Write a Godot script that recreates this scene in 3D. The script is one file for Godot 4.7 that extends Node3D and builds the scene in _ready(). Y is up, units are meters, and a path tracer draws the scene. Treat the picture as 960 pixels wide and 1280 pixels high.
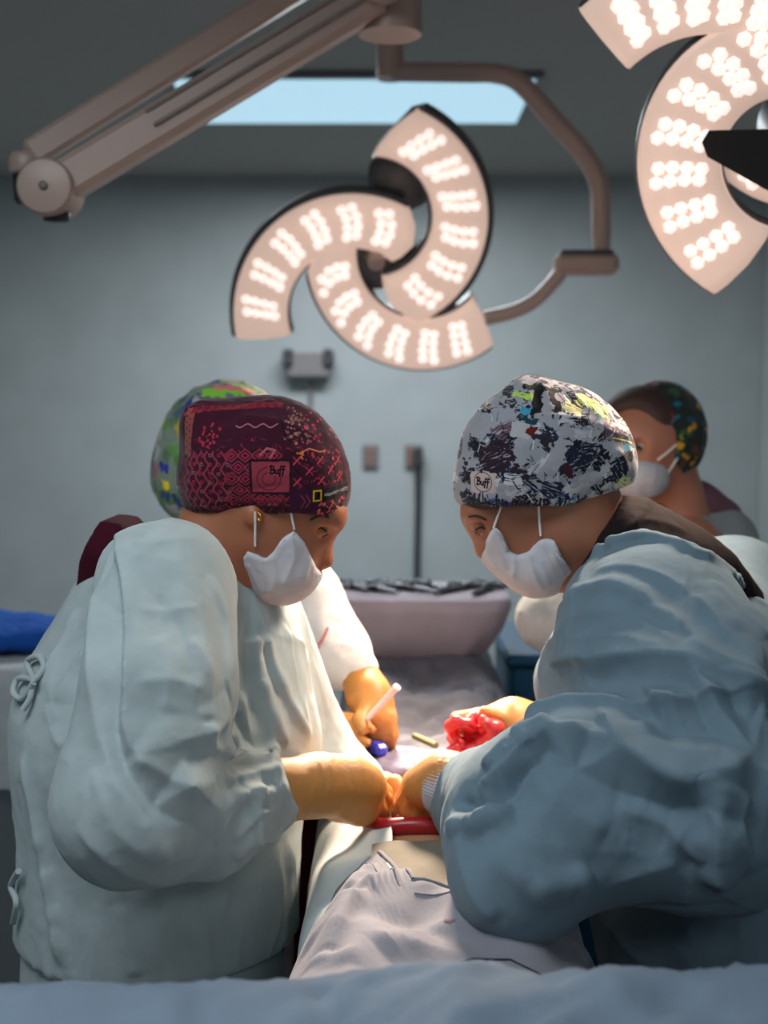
extends Node3D
# An operating theatre: four gowned people round a draped patient, two surgical lights above.

const FOCAL := 1545.0          # focal length in pixels of a 960 x 1280 frame
const EYE := Vector3(0.0, 1.55, 0.0)
const PITCH := 0.0839
const CEILING := 2.65
const BACK := 6.0

var used := {}
var mats := {}
var rng := RandomNumberGenerator.new()
var wrinkle := FastNoiseLite.new()
var ripple := FastNoiseLite.new()
var broad := FastNoiseLite.new()


# ---------------------------------------------------------------- placing
# a point of the place that lies towards (px, py) of the photograph, DEPTH metres away along -z
func at(px: float, py: float, depth: float) -> Vector3:
	var v := Vector3((px - 480.0) / FOCAL, -(py - 640.0) / FOCAL, -1.0).rotated(Vector3.RIGHT, -PITCH)
	return EYE + v * (depth / -v.z)

func len_px(px: float, depth: float) -> float:
	return px * depth / FOCAL

func numbered(called: String) -> String:
	if not used.has(called):
		used[called] = 0
		return called
	used[called] += 1
	return "%s_%03d" % [called, used[called]]

func thing(called: String, label: String, category: String, where := Vector3.ZERO, group := "") -> Node3D:
	var o := Node3D.new()
	o.name = numbered(called)
	add_child(o)
	o.position = where
	tag(o, label, category, group)
	return o

func tag(o: Node, label: String, category: String, group := "") -> Node:
	o.set_meta("label", label)
	o.set_meta("category", category)
	if group:
		o.set_meta("group", group)
	return o

# a mesh whose vertices are world positions, hung under PARENT
func part(called: String, mesh: Mesh, m: Material, parent: Node = self) -> MeshInstance3D:
	var o := MeshInstance3D.new()
	o.mesh = mesh
	o.material_override = m
	if parent == self:
		o.name = numbered(called)
		add_child(o)
	else:
		o.name = called
		parent.add_child(o, true)
		o.position = -origin_of(parent)
	return o

func origin_of(n: Node) -> Vector3:
	var p := Vector3.ZERO
	while n != self and n != null:
		p += (n as Node3D).position
		n = n.get_parent()
	return p

func struct(called: String, mesh: Mesh, m: Material) -> MeshInstance3D:
	var o := part(called, mesh, m)
	o.set_meta("kind", "structure")
	return o


# ---------------------------------------------------------------- materials
func mat(called: String, c: Color, rough := 0.8, metal := 0.0) -> StandardMaterial3D:
	if mats.has(called):
		return mats[called]
	var m := StandardMaterial3D.new()
	m.resource_name = called
	m.albedo_color = c
	m.roughness = rough
	m.metallic = metal
	mats[called] = m
	return m

func rgb(r: float, g: float, b: float) -> Color:
	return Color(r / 255.0, g / 255.0, b / 255.0)

var cloth_normal: ImageTexture
var cloth_tone: ImageTexture
var plain_tone: ImageTexture

func make_textures() -> void:
	var n := FastNoiseLite.new()
	n.seed = 11
	n.noise_type = FastNoiseLite.TYPE_SIMPLEX_SMOOTH
	n.fractal_type = FastNoiseLite.FRACTAL_RIDGED
	n.fractal_octaves = 4
	n.frequency = 0.008
	n.domain_warp_enabled = true
	n.domain_warp_amplitude = 25.0
	var im := n.get_seamless_image(512, 512)
	im.convert(Image.FORMAT_RGBA8)
	var w := FastNoiseLite.new()
	w.seed = 5
	w.frequency = 0.22
	var weave := w.get_seamless_image(512, 512)
	weave.convert(Image.FORMAT_RGBA8)
	for y in 512:
		for x in 512:
			var v := im.get_pixel(x, y).r * 0.7 + weave.get_pixel(x, y).r * 0.3
			im.set_pixel(x, y, Color(v, v, v))
	im.bump_map_to_normal_map(5.0)
	im.generate_mipmaps()
	cloth_normal = ImageTexture.create_from_image(im)
	var s := FastNoiseLite.new()
	s.seed = 21
	s.frequency = 0.012
	s.fractal_octaves = 5
	cloth_tone = tone(s, 0.90, 1.0)
	s.seed = 22
	plain_tone = tone(s, 0.95, 1.0)

func tone(n: FastNoiseLite, lo: float, hi: float) -> ImageTexture:
	var im := n.get_seamless_image(256, 256)
	im.convert(Image.FORMAT_RGBA8)
	for y in 256:
		for x in 256:
			var v := lerpf(lo, hi, im.get_pixel(x, y).r)
			im.set_pixel(x, y, Color(v, v, v))
	im.generate_mipmaps()
	return ImageTexture.create_from_image(im)

func cloth(called: String, c: Color, relief := 0.5, size := 3.2, sheen := 0.3, backlight := 0.0) -> StandardMaterial3D:
	if mats.has(called):
		return mats[called]
	var m := mat(called, c, 0.9)
	m.metallic_specular = 0.25
	m.uv1_triplanar = true
	m.uv1_scale = Vector3.ONE * size
	m.albedo_texture = cloth_tone
	m.normal_enabled = true
	m.normal_texture = cloth_normal
	m.normal_scale = relief
	m.rim_enabled = true
	m.rim = sheen
	m.rim_tint = 0.5
	if backlight > 0.0:
		m.backlight_enabled = true
		m.backlight = Color(backlight, backlight, backlight)
	return m


# ---------------------------------------------------------------- meshes from lists
func mesh_of(v: PackedVector3Array, n: PackedVector3Array, idx: PackedInt32Array, uv := PackedVector2Array()) -> ArrayMesh:
	var a := []
	a.resize(Mesh.ARRAY_MAX)
	a[Mesh.ARRAY_VERTEX] = v
	a[Mesh.ARRAY_NORMAL] = n
	a[Mesh.ARRAY_INDEX] = idx
	if uv.size() == v.size():
		a[Mesh.ARRAY_TEX_UV] = uv
	var m := ArrayMesh.new()
	m.add_surface_from_arrays(Mesh.PRIMITIVE_TRIANGLES, a)
	return m

# a quad mesh: {v, q (four corners each, counter-clockwise seen from outside)}
func quads_normals(g: Dictionary) -> PackedVector3Array:
	var v: PackedVector3Array = g.v
	var q: PackedInt32Array = g.q
	var n := PackedVector3Array()
	n.resize(v.size())
	for i in range(0, q.size(), 4):
		var a := q[i]
		var b := q[i + 1]
		var c := q[i + 2]
		var d := q[i + 3]
		var f := (v[c] - v[a]).cross(v[d] - v[b])
		n[a] += f
		n[b] += f
		n[c] += f
		n[d] += f
	for i in n.size():
		n[i] = n[i].normalized()
	return n

func quads_mesh(list: Array) -> ArrayMesh:
	var v := PackedVector3Array()
	var n := PackedVector3Array()
	var idx := PackedInt32Array()
	var uv := PackedVector2Array()
	for g in list:
		var base := v.size()
		var gv: PackedVector3Array = g.v
		v.append_array(gv)
		n.append_array(g.n if g.has("n") else quads_normals(g))
		if g.has("uv"):
			uv.append_array(g.uv)
		var q: PackedInt32Array = g.q
		var out := PackedInt32Array()
		out.resize(q.size() / 4 * 6)
		var w := 0
		for i in range(0, q.size(), 4):
			var a := q[i] + base
			var b := q[i + 1] + base
			var c := q[i + 2] + base
			var d := q[i + 3] + base
			out[w] = a
			out[w + 1] = c
			out[w + 2] = b
			out[w + 3] = a
			out[w + 4] = d
			out[w + 5] = c
			w += 6
		idx.append_array(out)
	return mesh_of(v, n, idx, uv)

# rows of points (all of one length) into a quad mesh; outside is where row direction x column direction points
func grid(rows: Array, closed := false, flip := false) -> Dictionary:
	var v := PackedVector3Array()
	var q := PackedInt32Array()
	var w: int = rows[0].size()
	for r in rows:
		v.append_array(r)
	for j in rows.size() - 1:
		for i in (w if closed else w - 1):
			var a := j * w + i
			var b := j * w + (i + 1) % w
			if flip:
				q.append_array([a, b, b + w, a + w])
			else:
				q.append_array([a, a + w, b + w, b])
	return {"v": v, "q": q}

func cap_fan(ring: PackedVector3Array, outward: Vector3) -> Dictionary:
	var c := Vector3.ZERO
	for p in ring:
		c += p
	c /= ring.size()
	var v := PackedVector3Array(ring)
	v.append(c)
	var n := PackedVector3Array()
	n.resize(v.size())
	n.fill(outward)
	var q := PackedInt32Array()
	var k := ring.size()
	var turn := (ring[0] - c).cross(ring[k / 4] - c).dot(outward) > 0.0
	for i in k:
		var j := (i + 1) % k
		if turn:
			q.append_array([i, j, k, k])
		else:
			q.append_array([j, i, k, k])
	return {"v": v, "q": q, "n": n}

# a tube along points with a radius at each
func tube(pts: PackedVector3Array, radii: PackedFloat32Array, sides := 12, ends := true) -> Array:
	var rows := []
	var side := Vector3.ZERO
	var last := Vector3.ZERO
	for i in pts.size():
		var t := (pts[mini(i + 1, pts.size() - 1)] - pts[maxi(i - 1, 0)]).normalized()
		if i == 0:
			side = t.cross(Vector3.UP if absf(t.y) < 0.9 else Vector3.RIGHT).normalized()
		else:
			side = (side - t * side.dot(t)).normalized()
		var up := side.cross(t)
		var r := radii[mini(i, radii.size() - 1)]
		var row := PackedVector3Array()
		for k in sides:
			var a := TAU * k / sides
			row.append(pts[i] + (side * cos(a) + up * sin(a)) * r)
		rows.append(row)
		last = t
	var out := [grid(rows, true)]
	# check the winding against the first ring
	var g: Dictionary = out[0]
	var f: Vector3 = (g.v[g.q[2]] - g.v[g.q[0]]).cross(g.v[g.q[3]] - g.v[g.q[1]])
	if f.dot(g.v[g.q[0]] - pts[0]) < 0.0:
		out = [grid(rows, true, true)]
	if ends:
		out.append(cap_fan(rows[0], (pts[0] - pts[1]).normalized()))
		out.append(cap_fan(rows[-1], last))
	return out

func smooth_path(pts: Array, steps := 6) -> PackedVector3Array:
	var out := PackedVector3Array()
	for i in pts.size() - 1:
		var p0: Vector3 = pts[maxi(i - 1, 0)]
		var p1: Vector3 = pts[i]
		var p2: Vector3 = pts[i + 1]
		var p3: Vector3 = pts[mini(i + 2, pts.size() - 1)]
		for k in steps:
			out.append(p1.cubic_interpolate(p2, p0, p3, float(k) / steps))
	out.append(pts[-1])
	return out

func tube_mesh(pts: PackedVector3Array, r: float, sides := 10) -> ArrayMesh:
	return quads_mesh(tube(pts, PackedFloat32Array([r]), sides))

# a box with chamfered edges, turned by B
func box_quads(c: Vector3, size: Vector3, b := Basis.IDENTITY, bev := 0.004) -> Dictionary:
	var h := size / 2.0
	bev = minf(bev, minf(h.x, minf(h.y, h.z)) * 0.9)
	var v := PackedVector3Array()
	var q := PackedInt32Array()
	var n := PackedVector3Array()
	var add := func(corners: Array) -> void:
		var f: Vector3 = (corners[2] - corners[0]).cross(corners[3] - corners[1])
		var mid: Vector3 = (corners[0] + corners[1] + corners[2] + corners[3]) / 4.0
		if f.dot(mid) < 0.0:
			corners.reverse()
			f = -f
		var base := v.size()
		for p in corners:
			v.append(c + b * p)
			n.append((b * f).normalized())
		q.append_array([base, base + 1, base + 2, base + 3])
	for ax in 3:
		var u := (ax + 1) % 3
		var w := (ax + 2) % 3
		for s in [-1.0, 1.0]:
			var cs := []
			for e in [[-1.0, -1.0], [1.0, -1.0], [1.0, 1.0], [-1.0, 1.0]]:
				var p := Vector3.ZERO
				p[ax] = s * h[ax]
				p[u] = e[0] * (h[u] - bev)
				p[w] = e[1] * (h[w] - bev)
				cs.append(p)
			add.call(cs)
			for s2 in [-1.0, 1.0]:
				var es := []
				for e in [-1.0, 1.0]:
					var p := Vector3.ZERO
					p[ax] = s * h[ax]
					p[u] = s2 * (h[u] - bev)
					p[w] = e * (h[w] - bev)
					es.append(p)
				for e in [1.0, -1.0]:
					var p := Vector3.ZERO
					p[ax] = s * (h[ax] - bev)
					p[u] = s2 * h[u]
					p[w] = e * (h[w] - bev)
					es.append(p)
				add.call(es)
	for sx in [-1.0, 1.0]:
		for sy in [-1.0, 1.0]:
			for sz in [-1.0, 1.0]:
				var s := Vector3(sx, sy, sz)
				var p := h - Vector3.ONE * bev
				var e := [Vector3(h.x, p.y, p.z) * s, Vector3(p.x, h.y, p.z) * s, Vector3(p.x, p.y, h.z) * s]
				if (e[1] - e[0]).cross(e[2] - e[0]).dot(s) < 0.0:
					e.reverse()
				add.call([e[0], e[1], e[2], e[2]])
	return {"v": v, "q": q, "n": n}

func box_mesh(c: Vector3, size: Vector3, b := Basis.IDENTITY, bev := 0.004) -> ArrayMesh:
	return quads_mesh([box_quads(c, size, b, bev)])

func turn_lathe(c: Vector3, profile: Array, b := Basis.IDENTITY, sides := 24) -> Dictionary:
	var rows := []
	for p in profile:
		var row := PackedVector3Array()
		for k in sides:
			var a := TAU * k / sides
			row.append(c + b * Vector3(cos(a) * p.x, p.y, sin(a) * p.x))
		rows.append(row)
	return grid(rows, true)


# ---------------------------------------------------------------- soft bodies
# A field of tapered capsules and ellipsoids joined with a smooth minimum, cut by planes and outlines, meshed as surface nets.
class Field:
	var kind := PackedInt32Array()      # 0 tapered capsule, 1 ellipsoid
	var a := PackedVector3Array()
	var b := PackedVector3Array()       # other end, or radii
	var ra := PackedFloat32Array()
	var rb := PackedFloat32Array()
	var k := PackedFloat32Array()
	var frames: Array[Basis] = []
	var cut := PackedInt32Array()       # 1 takes away
	var planes: Array[Plane] = []       # keeps what lies behind
	var outline := PackedVector2Array() # keeps what lies inside, seen along z
	var grow := 0.0

	func cone(p: Vector3, q: Vector3, rp: float, rq: float, blend := 0.03, take := 0) -> void:
		kind.append(0)
		a.append(p)
		b.append(q)
		ra.append(rp)
		rb.append(rq)
		k.append(blend)
		cut.append(take)
		frames.append(Basis.IDENTITY)

	func egg(c: Vector3, radii: Vector3, blend := 0.03, turn := Basis.IDENTITY, take := 0) -> void:
		kind.append(1)
		a.append(c)
		b.append(radii)
		ra.append(minf(radii.x, minf(radii.y, radii.z)))
		rb.append(maxf(radii.x, maxf(radii.y, radii.z)))
		k.append(blend)
		cut.append(take)
		frames.append(turn.inverse())

	func one(i: int, p: Vector3) -> float:
		if kind[i] == 0:
			var pa := p - a[i]
			var ab := b[i] - a[i]
			var t := clampf(pa.dot(ab) / maxf(ab.length_squared(), 1e-9), 0.0, 1.0)
			return (pa - ab * t).length() - lerpf(ra[i], rb[i], t)
		var l := frames[i] * (p - a[i])
		var r := b[i]
		var k0 := (l / r).length()
		var k1 := (l / (r * r)).length()
		return k0 * (k0 - 1.0) / k1 if k1 > 1e-6 else -ra[i]

	func shell(p: Vector3, d: float) -> float:
		for pl in planes:
			d = maxf(d, pl.distance_to(p))
		if outline.size():
			d = maxf(d, inside(Vector2(p.x, p.y)))
		return d

	func inside(p: Vector2) -> float:
		var n := outline.size()
		var d := INF
		var s := 1.0
		var j := n - 1
		for i in n:
			var e := outline[j] - outline[i]
			var w := p - outline[i]
			d = minf(d, (w - e * clampf(w.dot(e) / e.length_squared(), 0.0, 1.0)).length_squared())
			if (outline[i].y > p.y) != (outline[j].y > p.y):
				if p.x < (outline[j].x - outline[i].x) * (p.y - outline[i].y) / (outline[j].y - outline[i].y) + outline[i].x:
					s = -s
			j = i
		return s * sqrt(d)

	func value(p: Vector3) -> float:
		var d := 1e6
		for i in kind.size():
			d = join(d, one(i, p), i)
		return shell(p, d - grow)

	func join(d: float, e: float, i: int) -> float:
		var kk := k[i]
		if cut[i]:
			e = -e
			var hs := maxf(kk - absf(d - e), 0.0) / kk
			return maxf(d, e) + hs * hs * kk * 0.25
		var h := maxf(kk - absf(d - e), 0.0) / kk
		return minf(d, e) - h * h * kk * 0.25

	func some(p: Vector3, which: PackedInt32Array) -> float:
		var d := 1e6
		for i in which:
			d = join(d, one(i, p), i)
		return shell(p, d - grow)

	func slope(p: Vector3) -> Vector3:
		var e := 0.002
		return Vector3(value(p + Vector3(e, 0, 0)) - value(p - Vector3(e, 0, 0)), value(p + Vector3(0, e, 0)) - value(p - Vector3(0, e, 0)), value(p + Vector3(0, 0, e)) - value(p - Vector3(0, 0, e))).normalized()

	# the point of the surface met from FROM towards TO (or the nearest miss)
	func hit(from: Vector3, to: Vector3) -> Vector3:
		var dir := (to - from).normalized()
		var t := 0.3
		var best := INF
		var best_t := 0.0
		for s in 90:
			var d := value(from + dir * t)
			if d < best:
				best = d
				best_t = t
			if d < 0.0006:
				break
			t += maxf(d * 0.8, 0.0005)
			if t > 5.0:
				break
		return from + dir * best_t

	func net(h: float) -> Dictionary:
		var lo := Vector3.ONE * 1e6
		var hi := -lo
		for i in kind.size():
			if cut[i]:
				continue
			var r := Vector3.ONE * (maxf(ra[i], rb[i]) + grow + 0.02)
			lo = lo.min(a[i] - r)
			hi = hi.max(a[i] + r)
			if kind[i] == 0:
				lo = lo.min(b[i] - r)
				hi = hi.max(b[i] + r)
		for pl in planes:
			for ax in 3:
				if pl.normal[ax] > 0.999:
					hi[ax] = minf(hi[ax], pl.d + 2.0 * h)
				elif pl.normal[ax] < -0.999:
					lo[ax] = maxf(lo[ax], -pl.d - 2.0 * h)
		var nb := Vector3i(((hi - lo) / (4.0 * h)).ceil())
		var nx := nb.x * 4 + 1
		var ny := nb.y * 4 + 1
		var nz := nb.z * 4 + 1
		var val := PackedFloat32Array()
		val.resize(nx * ny * nz)
		val.fill(1e9)
		var own := PackedInt32Array()
		own.resize(nx * ny * nz)
		own.fill(-1)
		var blocks: Array[Vector3i] = []
		var reach := 2.0 * h * 1.7321
		var count := kind.size()
		var dist := PackedFloat32Array()
		dist.resize(count)
		for bz in nb.z:
			for by in nb.y:
				for bx in nb.x:
					var c := lo + Vector3(bx * 4 + 2, by * 4 + 2, bz * 4 + 2) * h
					var d := 1e6
					for i in count:
						dist[i] = one(i, c)
						d = join(d, dist[i], i)
					var s := shell(c, d - grow)
					if absf(s) > reach * 1.45:
						continue
					var which := PackedInt32Array()
					var least := 1e6
					for i in count:
						if not cut[i]:
							least = minf(least, dist[i])
					for i in count:
						if dist[i] < least + reach * 2.6 + k[i] + 0.01:
							which.append(i)
					blocks.append(Vector3i(bx, by, bz))
					for z in range(bz * 4, bz * 4 + 5):
						for y in range(by * 4, by * 4 + 5):
							var at_ := (z * ny + y) * nx + bx * 4
							for x in 5:
								if val[at_ + x] > 1e8:
									val[at_ + x] = some(lo + Vector3(bx * 4 + x, y, z) * h, which)
		var v := PackedVector3Array()
		var sxy := nx * ny
		var cells := PackedInt32Array()
		for bl in blocks:
			for z in range(bl.z * 4, bl.z * 4 + 4):
				for y in range(bl.y * 4, bl.y * 4 + 4):
					for x in range(bl.x * 4, bl.x * 4 + 4):
						var o := (z * ny + y) * nx + x
						var v0 := val[o]
						var v1 := val[o + 1]
						var v2 := val[o + nx]
						var v3 := val[o + nx + 1]
						var v4 := val[o + sxy]
						var v5 := val[o + sxy + 1]
						var v6 := val[o + sxy + nx]
						var v7 := val[o + sxy + nx + 1]
						var neg := int(v0 < 0.0) + int(v1 < 0.0) + int(v2 < 0.0) + int(v3 < 0.0) + int(v4 < 0.0) + int(v5 < 0.0) + int(v6 < 0.0) + int(v7 < 0.0)
						if neg == 0 or neg == 8:
							continue
						var p := Vector3.ZERO
						var m := 0
						if (v0 < 0.0) != (v1 < 0.0):
							p += Vector3(v0 / (v0 - v1), 0, 0)
							m += 1
						if (v2 < 0.0) != (v3 < 0.0):
							p += Vector3(v2 / (v2 - v3), 1, 0)
							m += 1
						if (v4 < 0.0) != (v5 < 0.0):
							p += Vector3(v4 / (v4 - v5), 0, 1)
							m += 1
						if (v6 < 0.0) != (v7 < 0.0):
							p += Vector3(v6 / (v6 - v7), 1, 1)
							m += 1
						if (v0 < 0.0) != (v2 < 0.0):
							p += Vector3(0, v0 / (v0 - v2), 0)
							m += 1
						if (v1 < 0.0) != (v3 < 0.0):
							p += Vector3(1, v1 / (v1 - v3), 0)
							m += 1
						if (v4 < 0.0) != (v6 < 0.0):
							p += Vector3(0, v4 / (v4 - v6), 1)
							m += 1
						if (v5 < 0.0) != (v7 < 0.0):
							p += Vector3(1, v5 / (v5 - v7), 1)
							m += 1
						if (v0 < 0.0) != (v4 < 0.0):
							p += Vector3(0, 0, v0 / (v0 - v4))
							m += 1
						if (v1 < 0.0) != (v5 < 0.0):
							p += Vector3(1, 0, v1 / (v1 - v5))
							m += 1
						if (v2 < 0.0) != (v6 < 0.0):
							p += Vector3(0, 1, v2 / (v2 - v6))
							m += 1
						if (v3 < 0.0) != (v7 < 0.0):
							p += Vector3(1, 1, v3 / (v3 - v7))
							m += 1
						own[o] = v.size()
						cells.append(o)
						v.append(lo + (Vector3(x, y, z) + p / m) * h)
		var q := PackedInt32Array()
		for o in cells:
			var s0 := val[o] < 0.0
			for ax in 3:
				var step := 1 if ax == 0 else nx if ax == 1 else sxy
				var s1 := val[o + step] < 0.0
				if s0 == s1:
					continue
				var u := nx if ax == 0 else sxy if ax == 1 else 1
				var w := sxy if ax == 0 else 1 if ax == 1 else nx
				if o - u - w < 0:
					continue
				var i0 := own[o]
				var i1 := own[o - u]
				var i2 := own[o - u - w]
				var i3 := own[o - w]
				if i1 < 0 or i2 < 0 or i3 < 0:
					continue
				if s0:
					q.append(i0)
					q.append(i1)
					q.append(i2)
					q.append(i3)
				else:
					q.append(i0)
					q.append(i3)
					q.append(i2)
					q.append(i1)
		return {"v": v, "q": q}


func relax(g: Dictionary, times := 1, share := 0.5) -> void:
	var q: PackedInt32Array = g.q
	for t in times:
		var v: PackedVector3Array = g.v
		var s := PackedVector3Array()
		s.resize(v.size())
		var m := PackedInt32Array()
		m.resize(v.size())
		for i in range(0, q.size(), 4):
			var a := q[i]
			var b := q[i + 1]
			var c := q[i + 2]
			var d := q[i + 3]
			var bd := v[b] + v[d]
			var ac := v[a] + v[c]
			s[a] += bd
			s[c] += bd
			s[b] += ac
			s[d] += ac
			m[a] += 2
			m[b] += 2
			m[c] += 2
			m[d] += 2
		for i in v.size():
			if m[i]:
				v[i] = v[i].lerp(s[i] / m[i], share)
		g.v = v

# each quad into four; the new points bulge with the normals
func finer(g: Dictionary) -> Dictionary:
	var v: PackedVector3Array = PackedVector3Array(g.v)
	var q: PackedInt32Array = g.q
	var n := quads_normals(g)
	var out := PackedInt32Array()
	out.resize(q.size() * 4)
	var w := 0
	var edges := {}
	var size := v.size()
	for i in range(0, q.size(), 4):
		var e := [0, 0, 0, 0]
		for k in 4:
			var a := q[i + k]
			var b := q[i + (k + 1) % 4]
			var key := mini(a, b) * size + maxi(a, b)
			var at_ = edges.get(key, -1)
			if at_ < 0:
				var m := (v[a] + v[b]) * 0.5
				var pa := m - n[a] * n[a].dot(m - v[a])
				var pb := m - n[b] * n[b].dot(m - v[b])
				at_ = v.size()
				v.append(m.lerp((pa + pb) * 0.5, 0.6))
				edges[key] = at_
			e[k] = at_
		var c := v.size()
		var mid := (v[q[i]] + v[q[i + 1]] + v[q[i + 2]] + v[q[i + 3]]) * 0.25
		var pr := Vector3.ZERO
		for k in 4:
			var a := q[i + k]
			pr += mid - n[a] * n[a].dot(mid - v[a])
		v.append(mid.lerp(pr * 0.25, 0.6))
		for k in 4:
			out[w] = q[i + k]
			out[w + 1] = e[k]
			out[w + 2] = c
			out[w + 3] = e[(k + 3) % 4]
			w += 4
	return {"v": v, "q": out}


# folds of cloth: ridges along lines on a surface, steep on one side and drawn out on the other
class Folds:
	var lines: Array[PackedVector3Array] = []
	var amp := PackedFloat32Array()
	var left := PackedFloat32Array()    # width on the left of the way the line runs, seen from outside
	var right := PackedFloat32Array()
	var boxes: Array[AABB] = []

	func add(pts: PackedVector3Array, height: float, wl: float, wr: float) -> void:
		lines.append(pts)
		amp.append(height)
		left.append(wl)
		right.append(wr)
		var box := AABB(pts[0], Vector3.ZERO)
		for p in pts:
			box = box.expand(p)
		boxes.append(box.grow(2.6 * maxf(wl, wr)))

	func height(p: Vector3, n: Vector3) -> float:
		var h := 0.0
		for i in lines.size():
			if not boxes[i].has_point(p):
				continue
			var pts := lines[i]
			var best := INF
			var near := Vector3.ZERO
			var along := Vector3.ZERO
			var t_at := 0.0
			var m := pts.size() - 1
			for s in m:
				var ab := pts[s + 1] - pts[s]
				var t := clampf((p - pts[s]).dot(ab) / ab.length_squared(), 0.0, 1.0)
				var c := pts[s] + ab * t
				var d := p.distance_squared_to(c)
				if d < best:
					best = d
					near = c
					along = ab
					t_at = (s + t) / m
			var side := (p - near).dot(n.cross(along))
			var w := left[i] if side > 0.0 else right[i]
			var x := sqrt(best) / w
			if x > 3.2:
				continue
			var taper := clampf(minf(t_at, 1.0 - t_at) * 5.0, 0.0, 1.0)
			h += amp[i] * exp(-pow(x, 1.25)) * taper * (2.0 - taper)
		return h

# lines given as [amp mm, left mm, right mm, x0, y0, x1, y1, ...] towards which the surface is met
func folds_on(f: Field, list: Array, boost := 1.0) -> Folds:
	var out := Folds.new()
	for l in list:
		var pts := []
		for i in range(3, l.size(), 2):
			pts.append(f.hit(EYE, at(l[i], l[i + 1], 1.7)))
		out.add(smooth_path(pts, 3), l[0] * 0.001 * boost, l[1] * 0.001, l[2] * 0.001)
	return out

# creased facets on the side of a cloth that faces +z: [x, y, height mm] of its corners, joined into triangles
class Facets:
	var pts := PackedVector2Array()
	var high := PackedFloat32Array()
	var tri := PackedInt32Array()
	var depth := PackedFloat32Array()

	func height(p: Vector3, n: Vector3) -> float:
		if n.z < 0.05:
			return 0.0
		var q := Vector2(p.x, p.y)
		for i in range(0, tri.size(), 3):
			var a := pts[tri[i]]
			var b := pts[tri[i + 1]]
			var c := pts[tri[i + 2]]
			if q.x < minf(a.x, minf(b.x, c.x)) or q.x > maxf(a.x, maxf(b.x, c.x)) or q.y < minf(a.y, minf(b.y, c.y)) or q.y > maxf(a.y, maxf(b.y, c.y)):
				continue
			var d := (b - a).cross(c - a)
			var u := (b - q).cross(c - q) / d
			var v := (c - q).cross(a - q) / d
			var w := 1.0 - u - v
			if u < -0.001 or v < -0.001 or w < -0.001:
				continue
			var near := depth[tri[i]] * u + depth[tri[i + 1]] * v + depth[tri[i + 2]] * w
			if absf(p.z - near) > 0.15:
				return 0.0
			return (high[tri[i]] * u + high[tri[i + 1]] * v + high[tri[i + 2]] * w) * smoothstep(0.12, 0.5, n.z)
		return 0.0

func facets_on(f: Field, list: Array) -> Facets:
	var out := Facets.new()
	for i in range(0, list.size(), 3):
		var p := f.hit(EYE, at(list[i], list[i + 1], 1.7))
		out.pts.append(Vector2(p.x, p.y))
		out.depth.append(p.z)
		out.high.append(list[i + 2] * 0.001)
	out.tri = Geometry2D.triangulate_delaunay(out.pts)
	return out

# rolled folds that stand out of the cloth: [radius mm, sunk mm, blend mm, x0, y0, ...]
func rolls(f: Field, list: Array) -> void:
	var made := []
	for l in list:
		var pts := []
		for i in range(3, l.size(), 2):
			var p := f.hit(EYE, at(l[i], l[i + 1], 1.7))
			pts.append(p - f.slope(p) * (l[1] * 0.001))
		made.append([smooth_path(pts, 2), l[0] * 0.001, l[2] * 0.001])
	for m in made:
		var pts: PackedVector3Array = m[0]
		var last := pts.size() - 1
		for i in last:
			var t0 := clampf(minf(i, last - i) * 3.0 / last, 0.0, 1.0)
			var t1 := clampf(minf(i + 1, last - i - 1) * 3.0 / last, 0.0, 1.0)
			f.cone(pts[i], pts[i + 1], m[1] * (0.35 + 0.65 * t0), m[1] * (0.35 + 0.65 * t1), m[2])

# further small creases strewn over a surface, running mostly along WAY
func strew(folds: Folds, f: Field, g: Dictionary, n: int, way: Vector3, jitter: float, seed_: int, big := 1.0) -> void:
	var r := RandomNumberGenerator.new()
	r.seed = seed_
	var v: PackedVector3Array = g.v
	for i in n:
		var p := v[r.randi() % v.size()]
		var up := f.slope(p)
		var t := way + Vector3(r.randf_range(-1, 1), r.randf_range(-1, 1), r.randf_range(-1, 1)) * jitter
		t = (t - up * t.dot(up)).normalized()
		var bend := up.cross(t) * r.randf_range(-0.25, 0.25)
		var l := r.randf_range(0.03, 0.085) * big
		var pts := []
		for k in 4:
			var a := k / 1.5 - 1.0
			var q := p + t * (l * a) + bend * (l * (1.0 - a * a))
			for s in 2:
				q -= f.slope(q) * f.value(q)
			pts.append(q)
		var w := r.randf_range(0.004, 0.009) * big
		folds.add(smooth_path(pts, 2), r.randf_range(0.0012, 0.0034) * big * (1.0 if r.randf() < 0.75 else -1.0), w, w * r.randf_range(1.0, 2.5))

func drape_over(g: Dictionary, folds: Folds, fine := 0.0012, coarse := 0.004, stretch := Vector3(1, 0.45, 1), facets: Facets = null) -> void:
	var n := quads_normals(g)
	var v: PackedVector3Array = g.v
	for i in v.size():
		var p := v[i]
		var s := p * stretch
		var h := (1.0 - absf(wrinkle.get_noise_3dv(s)) * 2.2) * coarse + ripple.get_noise_3dv(p) * fine
		if folds:
			h += folds.height(p, n[i])
		if facets:
			h += facets.height(p, n[i])
		v[i] = p + n[i] * h
	g.v = v


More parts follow.
